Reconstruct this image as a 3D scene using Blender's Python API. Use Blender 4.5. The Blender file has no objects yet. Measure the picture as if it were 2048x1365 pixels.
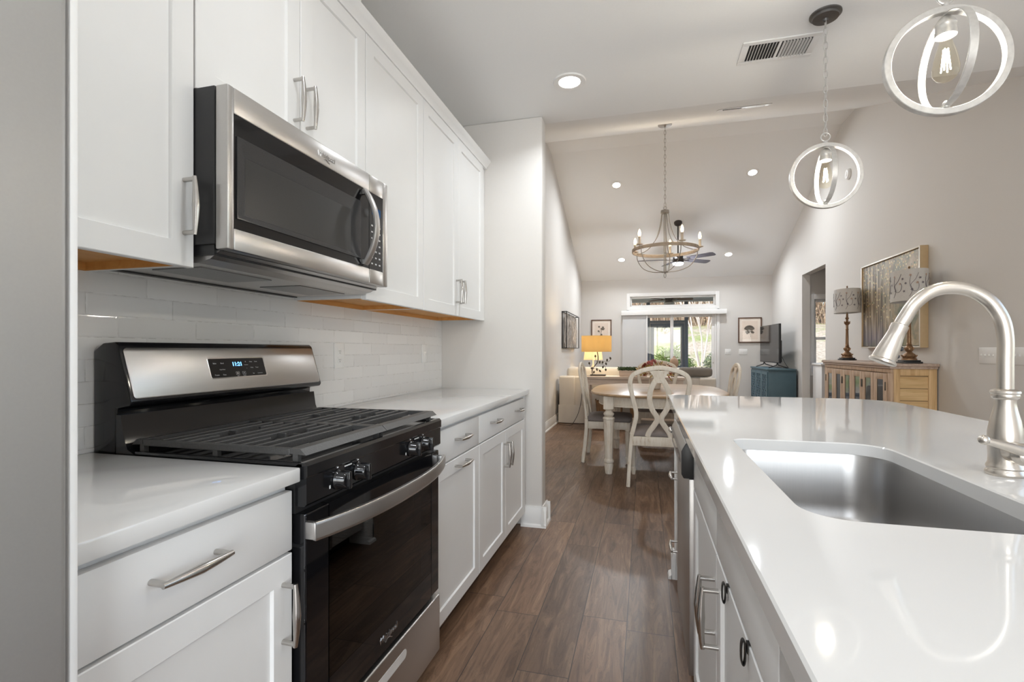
import bpy, bmesh, math, random
from mathutils import Vector, Matrix

# ---------------------------------------------------------------- camera, world, sun, exposure
SC = bpy.context.scene
COL = SC.collection
CAM_Z = 1.178
cam_data = bpy.data.cameras.new('camera')
cam_data.sensor_width = 36.0
cam_data.lens = 36.0 * 990.0 / 2048.0
cam_data.shift_y = 18.0 / 2048.0
cam_data.clip_start = 0.02
cam_data.clip_end = 300
cam = bpy.data.objects.new('camera', cam_data)
COL.objects.link(cam)
cam.location = (0, 0, CAM_Z)
cam.rotation_euler = (math.pi / 2, 0, math.radians(15.0))
SC.camera = cam

SC.view_settings.view_transform = 'Standard'
SC.view_settings.look = 'None'
SC.view_settings.gamma = 1.0
SC.view_settings.use_curve_mapping = False
SC.view_settings.exposure = 0.47
SC.cycles.max_bounces = 10
SC.cycles.diffuse_bounces = 6
SC.cycles.glossy_bounces = 5
SC.cycles.transparent_max_bounces = 12
SC.cycles.sample_clamp_indirect = 6.0
SC.cycles.use_denoising = True

W = bpy.data.worlds.new('sky')
SC.world = W
W.use_nodes = True
wn = W.node_tree
wn.nodes.clear()
w_out = wn.nodes.new('ShaderNodeOutputWorld')
w_bg = wn.nodes.new('ShaderNodeBackground')
w_sky = wn.nodes.new('ShaderNodeTexSky')
w_sky.sky_type = 'NISHITA'
w_sky.sun_disc = False
w_sky.sun_elevation = math.radians(38)
w_sky.sun_rotation = math.radians(200)
w_bg.inputs['Strength'].default_value = 0.26
wn.links.new(w_sky.outputs[0], w_bg.inputs[0])
wn.links.new(w_bg.outputs[0], w_out.inputs[0])

sun_d = bpy.data.lights.new('sun', 'SUN')
sun_d.energy = 2.3
sun_d.angle = math.radians(0.6)
sun_d.color = (1.0, 0.95, 0.86)
sun = bpy.data.objects.new('sun', sun_d)
COL.objects.link(sun)
sun.rotation_euler = Vector((0.62, 0.75, -0.72)).to_track_quat('-Z', 'Y').to_euler()

# added area light behind the camera, filling the kitchen through an invented rear window
rear_fill_d = bpy.data.lights.new('added_rear_fill', 'AREA')
rear_fill_d.shape = 'RECTANGLE'
rear_fill_d.size = 2.2
rear_fill_d.size_y = 2.1
rear_fill_d.energy = 82
rear_fill_d.color = (0.91, 0.96, 1.0)
rear_fill = bpy.data.objects.new('added_rear_fill', rear_fill_d)
COL.objects.link(rear_fill)
rear_fill.location = (0.6, -2.74, 1.25)
rear_fill.rotation_euler = (math.pi / 2, 0, 0)

# added area light beyond the frame, lifting the left cabinets; its window is invented
side_d = bpy.data.lights.new('added_side_fill', 'AREA')
side_d.shape = 'RECTANGLE'
side_d.size = 1.9
side_d.size_y = 1.3
side_d.energy = 5
side_d.color = (0.90, 0.96, 1.0)
side = bpy.data.objects.new('added_side_fill', side_d)
COL.objects.link(side)
side.location = (2.68, 1.35, 1.55)
side.rotation_euler = (math.pi / 2, 0, math.pi / 2)

POWER = dict(can=4.4, vault=17.5, pendant=5.0, candle=27.0, fan=20.0, lamp=9.0, lamp_far=8.0)

# ---------------------------------------------------------------- helpers
def srgb(r, g, b):
    def f(c):
        c /= 255.0
        return c / 12.92 if c <= 0.04045 else ((c + 0.055) / 1.055) ** 2.4
    return (f(r), f(g), f(b), 1.0)

class NT:
    """small wrapper that writes shader nodes"""
    def __init__(self, name):
        self.m = bpy.data.materials.new(name)
        self.m.use_nodes = True
        self.t = self.m.node_tree
        self.t.nodes.clear()
        self.out = self.t.nodes.new('ShaderNodeOutputMaterial')
    def node(self, kind, ins=None, **attrs):
        n = self.t.nodes.new(kind)
        for k, v in attrs.items():
            setattr(n, k, v)
        for k, v in (ins or {}).items():
            self.put(n, k, v)
        return n
    def put(self, n, key, v):
        sock = n.inputs[key]
        if isinstance(v, bpy.types.NodeSocket):
            self.t.links.new(v, sock)
        elif isinstance(v, bpy.types.Node):
            self.t.links.new(v.outputs[0], sock)
        else:
            sock.default_value = v
    def math(self, op, a, b=None, c=None):
        ins = {0: a}
        if b is not None: ins[1] = b
        if c is not None: ins[2] = c
        return self.node('ShaderNodeMath', ins, operation=op).outputs[0]
    def mix(self, fac, a, b, blend='MIX'):
        n = self.node('ShaderNodeMix', data_type='RGBA', blend_type=blend)
        self.put(n, 0, fac); self.put(n, 6, a); self.put(n, 7, b)
        return n.outputs[2]
    def ramp(self, fac, stops):
        n = self.node('ShaderNodeValToRGB', {0: fac})
        els = n.color_ramp.elements
        while len(els) < len(stops): els.new(0.5)
        for e, (p, c) in zip(els, stops):
            e.position = p; e.color = c
        return n.outputs[0]
    def coords(self):
        return self.node('ShaderNodeTexCoord').outputs['Object']
    def xyz(self, v):
        s = self.node('ShaderNodeSeparateXYZ', {0: v})
        return s.outputs[0], s.outputs[1], s.outputs[2]
    def comb(self, x, y, z):
        return self.node('ShaderNodeCombineXYZ', {0: x, 1: y, 2: z}).outputs[0]
    def noise(self, vec, scale=5.0, detail=3.0, rough=0.5, dist=0.0):
        return self.node('ShaderNodeTexNoise', {'Vector': vec, 'Scale': scale, 'Detail': detail, 'Roughness': rough, 'Distortion': dist})
    def scaled(self, vec, s):
        return self.node('ShaderNodeVectorMath', {0: vec, 1: s}, operation='MULTIPLY').outputs[0]
    def bump(self, h, strength=0.2, dist=0.01):
        return self.node('ShaderNodeBump', {'Height': h, 'Strength': strength, 'Distance': dist}).outputs[0]
    def principled(self, color, rough=0.5, metal=0.0, spec=0.5, normal=None, coat=0.0, **kw):
        p = self.node('ShaderNodeBsdfPrincipled', {'Base Color': color, 'Roughness': rough, 'Metallic': metal, 'Specular IOR Level': spec})
        if normal is not None: self.put(p, 'Normal', normal)
        if coat:
            p.inputs['Coat Weight'].default_value = coat
            p.inputs['Coat Roughness'].default_value = 0.05
        for k, v in kw.items():
            self.put(p, k.replace('_', ' '), v)
        self.t.links.new(p.outputs[0], self.out.inputs[0])
        return p
    def surface(self, sh):
        self.t.links.new(sh.outputs[0] if isinstance(sh, bpy.types.Node) else sh, self.out.inputs[0])

def plain(name, col, rough=0.5, metal=0.0, spec=0.5, nscale=0.0, namt=0.06, bump=0.0, coat=0.0, **kw):
    """a principled material with a little procedural variation"""
    n = NT(name)
    c, nrm = col, None
    if nscale:
        no = n.noise(n.coords(), nscale, 4.0)
        dark = tuple(x * (1 - namt) for x in col[:3]) + (1,)
        lite = tuple(min(1, x * (1 + namt)) for x in col[:3]) + (1,)
        c = n.mix(no.outputs[0], dark, lite)
        if bump: nrm = n.bump(no.outputs[0], bump, 0.004)
    n.principled(c, rough, metal, spec, nrm, coat, **kw)
    return n.m

def brushed(name, col, rough=0.28, axis=2, stretch=90.0, amt=0.03):
    """brushed metal: fine lines along one axis"""
    n = NT(name)
    sc = [stretch] * 3
    sc[axis] = 1.5
    no = n.noise(n.scaled(n.coords(), tuple(sc)), 4.0, 3.0)
    r = n.math('MULTIPLY_ADD', no.outputs[0], 0.04, rough - 0.02)
    dark = tuple(x * (1 - amt) for x in col[:3]) + (1,)
    lite = tuple(min(1, x * (1 + amt)) for x in col[:3]) + (1,)
    n.principled(n.mix(no.outputs[0], dark, lite), r, 1.0)
    return n.m

def wood(name, a, b, axis=1, scale=3.0, rough=0.5, grooves=None, gcol=None):
    """grain stretched along one axis; grooves = (axis, pitch, offset, width)"""
    n = NT(name)
    co = n.coords()
    sc = [12.0] * 3
    sc[axis] = 1.0
    no = n.noise(n.scaled(co, tuple(sc)), scale, 6.0, 0.6, 0.4)
    c = n.ramp(no.outputs[0], [(0.3, a), (0.7, b)])
    nrm = n.bump(no.outputs[0], 0.12, 0.003)
    if grooves:
        ax, pitch, off, width = grooves
        v = n.xyz(co)[ax]
        fr = n.math('FRACT', n.math('DIVIDE', n.math('SUBTRACT', v, off), pitch))
        g = n.math('LESS_THAN', fr, width / pitch)
        c = n.mix(g, c, gcol)
    n.principled(c, rough, normal=nrm)
    return n.m

def glow(name, col, strength):
    n = NT(name)
    n.surface(n.node('ShaderNodeEmission', {'Color': col, 'Strength': strength}))
    return n.m

def pane_glass(name, tint=(1, 1, 1, 1), amount=1.0, rough=0.0):
    """flat glass: clear with a Fresnel reflection"""
    n = NT(name)
    tr = n.node('ShaderNodeBsdfTransparent', {'Color': tint})
    gl = n.node('ShaderNodeBsdfGlossy', {'Color': (1, 1, 1, 1), 'Roughness': rough})
    fr = n.node('ShaderNodeFresnel', {'IOR': 1.45})
    front = n.math('SUBTRACT', 1.0, n.node('ShaderNodeNewGeometry').outputs['Backfacing'])
    f = n.math('MULTIPLY', n.math('MULTIPLY', fr.outputs[0], amount), front)
    mx = n.node('ShaderNodeMixShader', {0: f, 1: tr.outputs[0], 2: gl.outputs[0]})
    n.surface(mx)
    return n.m

def shade_cloth(name, col, trans=0.5):
    n = NT(name)
    no = n.noise(n.scaled(n.coords(), (1, 1, 1)), 160.0, 2.0)
    c = n.mix(no.outputs[0], tuple(x * 0.92 for x in col[:3]) + (1,), col)
    d = n.node('ShaderNodeBsdfDiffuse', {'Color': c})
    t = n.node('ShaderNodeBsdfTranslucent', {'Color': c})
    mx = n.node('ShaderNodeMixShader', {0: trans, 1: d.outputs[0], 2: t.outputs[0]})
    n.surface(mx)
    return n.m

class MB:
    """collects shapes in one bmesh and links them as ONE mesh object"""
    def __init__(self):
        self.bm = bmesh.new()
    def _faces(self, fs, mi):
        for f in fs: f.material_index = mi
    def box(self, x0, x1, y0, y1, z0, z1, bev=0.0, seg=2, mi=0):
        bm = self.bm
        x0, x1 = min(x0, x1), max(x0, x1); y0, y1 = min(y0, y1), max(y0, y1); z0, z1 = min(z0, z1), max(z0, z1)
        v = [bm.verts.new(p) for p in ((x0,y0,z0),(x1,y0,z0),(x1,y1,z0),(x0,y1,z0),(x0,y0,z1),(x1,y0,z1),(x1,y1,z1),(x0,y1,z1))]
        fs = [bm.faces.new([v[i] for i in q]) for q in ((3,2,1,0),(4,5,6,7),(0,1,5,4),(1,2,6,5),(2,3,7,6),(3,0,4,7))]
        self._faces(fs, mi)
        if bev > 0:
            es = list({e for f in fs for e in f.edges})
            r = bmesh.ops.bevel(bm, geom=es, offset=bev, offset_type='OFFSET', segments=seg, profile=0.5, affect='EDGES', clamp_overlap=True)
            self._faces(r['faces'], mi)
        return self
    def obox(self, O, A, B, a0, a1, b0, b1, n0, n1, bev=0.0, seg=2, mi=0):
        """box in the frame O + a*A + b*B + n*(AxB)"""
        A = Vector(A).normalized(); B = Vector(B).normalized(); N = A.cross(B)
        before = set(self.bm.verts)
        self.box(a0, a1, b0, b1, n0, n1, bev, seg, mi)
        O = Vector(O)
        for v in self.bm.verts:
            if v not in before:
                c = v.co.copy()
                v.co = O + A * c.x + B * c.y + N * c.z
        return self
    def prism(self, poly, axis, a0, a1, bev=0.0, seg=2, mi=0):
        bm = self.bm
        def P(p, a):
            if axis == 'x': return (a, p[0], p[1])
            if axis == 'y': return (p[0], a, p[1])
            return (p[0], p[1], a)
        lo = [bm.verts.new(P(p, a0)) for p in poly]
        hi = [bm.verts.new(P(p, a1)) for p in poly]
        fs = [bm.faces.new(lo), bm.faces.new(hi)]
        k = len(poly)
        for i in range(k):
            fs.append(bm.faces.new((lo[i], lo[(i+1) % k], hi[(i+1) % k], hi[i])))
        bmesh.ops.recalc_face_normals(bm, faces=fs)
        self._faces(fs, mi)
        if bev > 0:
            es = list({e for f in fs for e in f.edges})
            r = bmesh.ops.bevel(bm, geom=es, offset=bev, offset_type='OFFSET', segments=seg, profile=0.5, affect='EDGES', clamp_overlap=True)
            self._faces(r['faces'], mi)
        return self
    def rings(self, loops, cap0=True, cap1=True, closed=False, mi=0):
        """skin a list of equal-length closed loops"""
        bm = self.bm
        R = [[bm.verts.new(p) for p in lp] for lp in loops]
        k = len(R[0]); fs = []
        n = len(R)
        for i in range(n if closed else n - 1):
            a, b = R[i], R[(i+1) % n]
            for j in range(k):
                fs.append(bm.faces.new((a[j], a[(j+1) % k], b[(j+1) % k], b[j])))
        if not closed:
            if cap0: fs.append(bm.faces.new(list(reversed(R[0]))))
            if cap1: fs.append(bm.faces.new(R[-1]))
        bmesh.ops.recalc_face_normals(bm, faces=fs)
        self._faces(fs, mi)
        return self
    def tube(self, pts, r, n=10, closed=False, mi=0):
        pts = [Vector(p) for p in pts]
        k = len(pts)
        rad = r if isinstance(r, (list, tuple)) else [r] * k
        T = []
        for i in range(k):
            if closed: d = pts[(i+1) % k] - pts[i-1]
            else: d = pts[min(i+1, k-1)] - pts[max(i-1, 0)]
            T.append(d.normalized())
        up = Vector((0, 0, 1)) if abs(T[0].z) < 0.9 else Vector((1, 0, 0))
        N = T[0].cross(up).normalized()
        loops = []
        for i in range(k):
            N = (N - T[i] * N.dot(T[i])).normalized()
            B = T[i].cross(N)
            loops.append([pts[i] + (N * math.cos(2*math.pi*j/n) + B * math.sin(2*math.pi*j/n)) * rad[i] for j in range(n)])
        return self.rings(loops, True, True, closed, mi)
    def strip(self, pts, axis, a, b, closed=False, mi=0, power=4.0, n=12):
        """sweep a rounded rectangle: half size a across the path, b along AXIS"""
        pts = [Vector(p) for p in pts]
        X = Vector(axis).normalized()
        k = len(pts)
        aa = a if isinstance(a, (list, tuple)) else [a] * k
        bb = b if isinstance(b, (list, tuple)) else [b] * k
        loops = []
        for i in range(k):
            if closed: d = pts[(i+1) % k] - pts[i-1]
            else: d = pts[min(i+1, k-1)] - pts[max(i-1, 0)]
            T = d.normalized()
            N = T.cross(X).normalized()
            B = N.cross(T).normalized()
            lp = []
            for j in range(n):
                t = 2*math.pi*(j+0.5)/n
                c, s = math.cos(t), math.sin(t)
                lp.append(pts[i] + N * aa[i] * math.copysign(abs(c)**(2/power), c) + B * bb[i] * math.copysign(abs(s)**(2/power), s))
            loops.append(lp)
        return self.rings(loops, True, True, closed, mi)
    def lathe(self, prof, c=(0,0,0), n=24, mi=0, M=None, sx=1.0, sy=1.0, caps=True):
        loops = []
        for r, z in prof:
            lp = [Vector((max(r, 1e-4) * sx * math.cos(2*math.pi*j/n), max(r, 1e-4) * sy * math.sin(2*math.pi*j/n), z)) for j in range(n)]
            if M is not None: lp = [M @ p for p in lp]
            loops.append([p + Vector(c) for p in lp])
        return self.rings(loops, caps, caps, False, mi)
    def ball(self, c, r, n=12, m=8, mi=0, M=None):
        if not isinstance(r, (tuple, list)): r = (r, r, r)
        loops = []
        for i in range(1, m):
            t = math.pi * i / m
            lp = [Vector((r[0]*math.sin(t)*math.cos(2*math.pi*j/n), r[1]*math.sin(t)*math.sin(2*math.pi*j/n), -r[2]*math.cos(t))) for j in range(n)]
            if M is not None: lp = [M @ p for p in lp]
            loops.append([p + Vector(c) for p in lp])
        return self.rings(loops, True, True, False, mi)
    def quad(self, pts, mi=0):
        f = self.bm.faces.new([self.bm.verts.new(p) for p in pts])
        f.material_index = mi
        return self
    def text(self, s, O, A, B, size, ext=0.0006, align='CENTER', mi=0, shear=0.0):
        cu = bpy.data.curves.new('t', 'FONT')
        cu.body = s; cu.size = size; cu.extrude = ext
        cu.align_x = align; cu.align_y = 'CENTER'; cu.shear = shear
        cu.resolution_u = 3
        ob = bpy.data.objects.new('t', cu)
        COL.objects.link(ob)
        bpy.context.view_layer.update()
        me = bpy.data.meshes.new_from_object(ob.evaluated_get(bpy.context.evaluated_depsgraph_get()))
        A = Vector(A).normalized(); B = Vector(B).normalized(); N = A.cross(B); O = Vector(O)
        for v in me.vertices:
            c = v.co.copy()
            v.co = O + A * c.x + B * c.y + N * (c.z + ext)
        nf = len(self.bm.faces)
        self.bm.from_mesh(me)
        self.bm.faces.ensure_lookup_table()
        for f in self.bm.faces[nf:]: f.material_index = mi
        bpy.data.objects.remove(ob); bpy.data.curves.remove(cu); bpy.data.meshes.remove(me)
        return self
    def turn(self, M):
        bmesh.ops.transform(self.bm, matrix=M, verts=self.bm.verts)
        return self
    def build(self, name, mats, parent=None, smooth=True, angle=38, local=False):
        me = bpy.data.meshes.new(name)
        off = Vector((0, 0, 0))
        p = parent
        while p is not None and not local:
            off += p.location; p = p.parent
        if off.length > 0:
            bmesh.ops.translate(self.bm, verts=self.bm.verts, vec=-off)
        self.bm.normal_update()
        self.bm.to_mesh(me); self.bm.free()
        for m in (mats if isinstance(mats, (list, tuple)) else [mats]): me.materials.append(m)
        if smooth:
            for q in me.polygons: q.use_smooth = True
            me.set_sharp_from_angle(angle=math.radians(angle))
        o = bpy.data.objects.new(name, me)
        COL.objects.link(o)
        if parent is not None: o.parent = parent
        return o

def tag(o, label, cat, group=None, kind=None):
    if label: o['label'] = label
    if cat: o['category'] = cat
    if group: o['group'] = group
    if kind: o['kind'] = kind
    return o

def thing(name, label, cat, loc=(0, 0, 0), group=None):
    o = bpy.data.objects.new(name, None)
    o.empty_display_size = 0.1
    COL.objects.link(o)
    o.location = loc
    return tag(o, label, cat, group)

def struct(name, mb, mats, parent=None, smooth=True):
    o = mb.build(name, mats, parent, smooth)
    if parent is None: o['kind'] = 'structure'
    return o

def copy_thing(root, loc, rotz=0.0, label=None, group=None):
    r = root.copy(); COL.objects.link(r)
    r.location = loc; r.rotation_euler = (0, 0, rotz)
    if label: r['label'] = label
    if group: r['group'] = group
    for ch in list(root.children):
        c = ch.copy(); COL.objects.link(c); c.parent = r
        for g in list(ch.children):
            d = g.copy(); COL.objects.link(d); d.parent = c
    return r

def lamp(name, kind, parent, loc, energy, color=(1, 1, 1), size=0.1, rot=None, spread=None):
    d = bpy.data.lights.new(name, kind)
    d.energy = energy; d.color = color
    if kind == 'AREA':
        d.shape = 'DISK'; d.size = size
        if spread: d.spread = spread
    else:
        d.shadow_soft_size = size
    o = bpy.data.objects.new(name, d)
    COL.objects.link(o)
    off = Vector((0, 0, 0)); p = parent
    while p is not None:
        off += p.location; p = p.parent
    o.parent = parent
    o.location = Vector(loc) - off
    if rot is not None: o.rotation_euler = rot
    return o

def rrect(x0, x1, y0, y1, r, n=6):
    """rounded rectangle; r = one radius or (x0y0, x1y0, x1y1, x0y1)"""
    R = r if isinstance(r, (list, tuple)) else (r,) * 4
    out = []
    for (cx, cy, rr, a0) in ((x0+R[0], y0+R[0], R[0], 180), (x1-R[1], y0+R[1], R[1], 270), (x1-R[2], y1-R[2], R[2], 0), (x0+R[3], y1-R[3], R[3], 90)):
        for i in range(n + 1):
            t = math.radians(a0 + 90.0 * i / n)
            out.append((cx + rr * math.cos(t), cy + rr * math.sin(t)))
    return out

def spline(P, n=8):
    """Catmull-Rom through points"""
    P = [Vector(p) for p in P]
    out = []
    for i in range(len(P) - 1):
        a = P[i-1] if i > 0 else P[i] * 2 - P[i+1]
        b, c = P[i], P[i+1]
        d = P[i+2] if i + 2 < len(P) else P[i+1] * 2 - P[i]
        for j in range(n):
            t = j / n
            out.append(0.5 * ((2*b) + (c-a)*t + (2*a-5*b+4*c-d)*t*t + (3*b-a-3*c+d)*t**3))
    out.append(P[-1])
    return out

# ---------------------------------------------------------------- materials
M = {}
M['wall'] = plain('wall_paint', (0.66, 0.637, 0.61, 1), 0.75, spec=0.25, nscale=90, namt=0.015, bump=0.04)
M['ceiling'] = plain('ceiling_paint', (0.83, 0.828, 0.82, 1), 0.85, spec=0.15, nscale=120, namt=0.015, bump=0.05)
M['trim'] = plain('trim_paint', (0.80, 0.79, 0.775, 1), 0.35, nscale=30, namt=0.01)
M['cabinet'] = plain('white_cabinet_paint', (0.79, 0.79, 0.785, 1), 0.42, spec=0.4, nscale=14, namt=0.012)
M['quartz'] = plain('white_quartz', (0.71, 0.707, 0.70, 1), 0.045, spec=0.55, nscale=6, namt=0.012)
M['steel'] = brushed('brushed_steel', (0.53, 0.515, 0.50, 1), 0.34, axis=1)
M['steel_v'] = brushed('brushed_steel_vertical', (0.47, 0.455, 0.44, 1), 0.40, axis=2)
M['steel_sink'] = brushed('sink_steel', (0.46, 0.45, 0.44, 1), 0.33, axis=2, amt=0.05)
M['nickel'] = brushed('brushed_nickel', (0.62, 0.575, 0.52, 1), 0.31, axis=2, stretch=60)
M['pull'] = plain('satin_nickel_pull', (0.52, 0.50, 0.475, 1), 0.24, 1.0, nscale=60)
M['dark_metal'] = plain('dark_metal', (0.035, 0.033, 0.032, 1), 0.4, 0.6, nscale=40)
M['black'] = plain('gloss_black_enamel', (0.008, 0.008, 0.009, 1), 0.12, nscale=30, namt=0.1)
M['black_satin'] = plain('satin_black', (0.016, 0.016, 0.017, 1), 0.4, nscale=30, namt=0.1)
M['iron'] = plain('cast_iron', (0.06, 0.059, 0.058, 1), 0.40, nscale=220, namt=0.25, bump=0.25)
M['black_glass'] = plain('black_glass', (0.006, 0.006, 0.007, 1), 0.04, nscale=5, namt=0.1)
M['micro_window'] = plain('microwave_window', (0.035, 0.035, 0.036, 1), 0.16, nscale=400, namt=0.3)
M['oven_cavity'] = plain('oven_cavity', (0.06, 0.06, 0.062, 1), 0.5, nscale=60)
M['oven_glass'] = pane_glass('tinted_oven_glass', (0.23, 0.23, 0.235, 1))
M['chrome'] = plain('chrome_wire', (0.75, 0.75, 0.75, 1), 0.12, 1.0, nscale=20, namt=0.02)
M['glass'] = pane_glass('clear_pane')
M['maple'] = wood('raw_maple', srgb(196, 138, 72), srgb(214, 160, 92), axis=1, rough=0.55)
M['galv'] = plain('distressed_silver', (0.62, 0.61, 0.59, 1), 0.38, 0.7, nscale=60, namt=0.2)
M['white_plate'] = plain('white_plate_plastic', (0.82, 0.815, 0.80, 1), 0.35, nscale=20, namt=0.01)
M['slot'] = plain('dark_slot', (0.03, 0.03, 0.03, 1), 0.6, nscale=20)
M['lens'] = glow('led_lens', (1.0, 0.97, 0.93, 1), 11.0)
M['filament'] = glow('hot_filament', (1.0, 0.78, 0.46, 1), 110.0)
M['candle_bulb'] = glow('candle_bulb', (1.0, 0.70, 0.36, 1), 9.0)
M['fan_lens'] = glow('fan_lens', (0.86, 0.90, 1.0, 1), 6.0)
M['bulb_glass'] = pane_glass('amber_bulb_glass', (1.0, 0.975, 0.90, 1), 0.9)
M['blue_digits'] = glow('blue_digits', (0.10, 0.38, 1.0, 1), 5.0)
M['panel_print'] = plain('panel_print', (0.55, 0.55, 0.55, 1), 0.5, nscale=40)
M['plastic_white'] = plain('white_knob_print', (0.75, 0.75, 0.75, 1), 0.4, nscale=40)

# floor: long planks along Y
def floor_mat():
    n = NT('wood_plank_floor')
    co = n.coords()
    x, y, z = n.xyz(co)
    pw, pl = 0.19, 1.22
    u = n.math('DIVIDE', n.math('ADD', x, 0.0735), pw)
    col = n.math('FLOOR', u)
    fx = n.math('FRACT', u)
    rnd = n.node('ShaderNodeTexWhiteNoise', {'W': col}, noise_dimensions='1D').outputs[0]
    v = n.math('ADD', n.math('DIVIDE', y, pl), n.math('MULTIPLY', rnd, 7.3))
    row = n.math('FLOOR', v)
    fy = n.math('FRACT', v)
    pid = n.node('ShaderNodeTexWhiteNoise', {'Vector': n.comb(col, row, 0.0)}, noise_dimensions='2D')
    tone = pid.outputs[0]
    shift = n.math('MULTIPLY', tone, 37.0)
    gv = n.comb(n.math('MULTIPLY', x, 9.0), n.math('ADD', n.math('MULTIPLY', y, 1.1), shift), shift)
    g1 = n.noise(gv, 2.2, 7.0, 0.62, 1.3)
    gv2 = n.comb(n.math('MULTIPLY', x, 60.0), n.math('ADD', n.math('MULTIPLY', y, 3.0), shift), shift)
    g2 = n.noise(gv2, 2.0, 4.0, 0.6, 0.3)
    rings = n.math('FRACT', n.math('MULTIPLY', g1.outputs[0], 9.0))
    ring = n.ramp(rings, [(0.0, (0, 0, 0, 1)), (0.12, (1, 1, 1, 1)), (0.85, (1, 1, 1, 1)), (1.0, (0, 0, 0, 1))])
    base = n.ramp(g1.outputs[0], [(0.28, srgb(88, 65, 49)), (0.5, srgb(126, 98, 78)), (0.72, srgb(160, 130, 105))])
    c = n.mix(n.math('MULTIPLY', g2.outputs[0], 0.45), base, srgb(62, 47, 37))
    c = n.mix(0.30, c, ring, 'MULTIPLY')
    tint = n.ramp(tone, [(0.0, (0.78, 0.76, 0.75, 1)), (0.5, (1.0, 1.0, 1.0, 1)), (1.0, (1.22, 1.16, 1.10, 1))])
    c = n.mix(1.0, c, tint, 'MULTIPLY')
    ex = n.math('MINIMUM', fx, n.math('SUBTRACT', 1.0, fx))
    ey = n.math('MINIMUM', fy, n.math('SUBTRACT', 1.0, fy))
    sx = n.math('LESS_THAN', ex, 0.009)
    sy = n.math('LESS_THAN', ey, 0.0014)
    seam = n.math('MAXIMUM', sx, sy)
    c = n.mix(n.math('MULTIPLY', seam, 0.85), c, (0.012, 0.009, 0.007, 1))
    h = n.math('SUBTRACT', n.math('MULTIPLY', g2.outputs[0], 0.35), seam)
    h = n.math('ADD', h, n.math('MULTIPLY', g1.outputs[0], 0.3))
    r = n.math('MULTIPLY_ADD', g2.outputs[0], 0.16, 0.30)
    n.principled(c, r, spec=0.5, normal=n.bump(h, 0.22, 0.003))
    return n.m
M['floor'] = floor_mat()

# backsplash: glossy handmade tile, one third stagger
def tile_mat():
    n = NT('white_glazed_tile')
    co = n.coords()
    x, y, z = n.xyz(co)
    th, tl = 0.0573, 0.242
    rv = n.math('DIVIDE', n.math('SUBTRACT', 1.6125, z), th)
    row = n.math('FLOOR', rv)
    fr = n.math('FRACT', rv)
    off = n.math('MULTIPLY', row, 0.0803)
    cv = n.math('DIVIDE', n.math('SUBTRACT', n.math('SUBTRACT', y, 1.1007 - 4 * 0.0803), off), tl)
    cf = n.math('FRACT', cv)
    cid = n.math('FLOOR', cv)
    e1 = n.math('MULTIPLY', n.math('MINIMUM', fr, n.math('SUBTRACT', 1.0, fr)), th)
    e2 = n.math('MULTIPLY', n.math('MINIMUM', cf, n.math('SUBTRACT', 1.0, cf)), tl)
    e = n.math('MINIMUM', e1, e2)
    prof = n.node('ShaderNodeMapRange', {0: e, 1: 0.0006, 2: 0.004, 3: 0.0, 4: 1.0}).outputs[0]
    grout = n.math('LESS_THAN', e, 0.0010)
    tid = n.node('ShaderNodeTexWhiteNoise', {'Vector': n.comb(cid, row, 0.0)}, noise_dimensions='2D').outputs[0]
    wob = n.noise(co, 14.0, 2.0)
    c = n.mix(tid, (0.74, 0.735, 0.725, 1), (0.80, 0.795, 0.785, 1))
    gn = n.noise(co, 40.0, 3.0)
    gc = n.ramp(gn.outputs[0], [(0.38, (0.50, 0.49, 0.47, 1)), (0.55, (0.70, 0.69, 0.68, 1))])
    c = n.mix(grout, c, gc)
    h = n.math('ADD', n.math('MULTIPLY', prof, 0.6), n.math('MULTIPLY', wob.outputs[0], 0.9))
    h = n.math('ADD', h, n.math('MULTIPLY', tid, 0.4))
    n.principled(c, n.math('MULTIPLY_ADD', grout, 0.5, 0.10), spec=0.55, normal=n.bump(h, 0.22, 0.004))
    return n.m
M['tile'] = tile_mat()
# ================================================================ STRUCTURE
XL, XR = -1.387, 2.545            # left and right walls
YB = 11.28                        # back wall
YR = -2.6                         # rear wall behind the photographer
H = 2.74
YE0, YE1 = 3.238, 3.36            # wall stub that ends the kitchen run
RIDGE = [(7.53, 4.20), (7.10, 4.20)]

struct('floor', MB().box(XL - 0.12, 4.6, YR, YB + 0.15, -0.06, 0.0), M['floor'])
gable = [(YR, 0), (YB, 0), (YB, H), (7.53, 4.20), (7.10, 4.20), (YE1, H), (YR, H)]
struct('wall_left', MB().prism(gable, 'x', XL - 0.12, XL), M['wall'])
OY0, OY1, OZ = 8.146, 9.257, 2.432
KW = (0.35, 2.35, 0.95, 2.20)
gable_r = [(KW[1], 0), (OY0, 0), (OY0, OZ), (OY1, OZ), (OY1, 0), (YB, 0), (YB, H), (7.53, 4.20), (7.10, 4.20), (YE1, H), (KW[1], H)]
wrt = MB().prism(gable_r, 'x', XR, XR + 0.12)
wrt.box(XR, XR + .12, YR, KW[0], 0, H).box(XR, XR + .12, KW[0], KW[1], 0, KW[2]).box(XR, XR + .12, KW[0], KW[1], KW[3], H)
struct('wall_right', wrt, M['wall'])
w4 = MB()
for b in ((KW[0], KW[0] + .05, KW[2], KW[3]), (KW[1] - .05, KW[1], KW[2], KW[3]), (KW[0], KW[1], KW[2], KW[2] + .05), (KW[0], KW[1], KW[3] - .05, KW[3]), (1.325, 1.375, KW[2], KW[3])):
    w4.box(XR + .03, XR + .09, b[0], b[1], b[2], b[3])
struct('window_added_side', w4, M['trim'], smooth=False)  # unseen window added as an opening for the side fill light
wb = MB()
DX0, DX1, DZ = -0.33, 1.48, 1.99
TX0, TX1, TZ0, TZ1 = -0.32, 1.465, 2.125, 2.365
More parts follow.
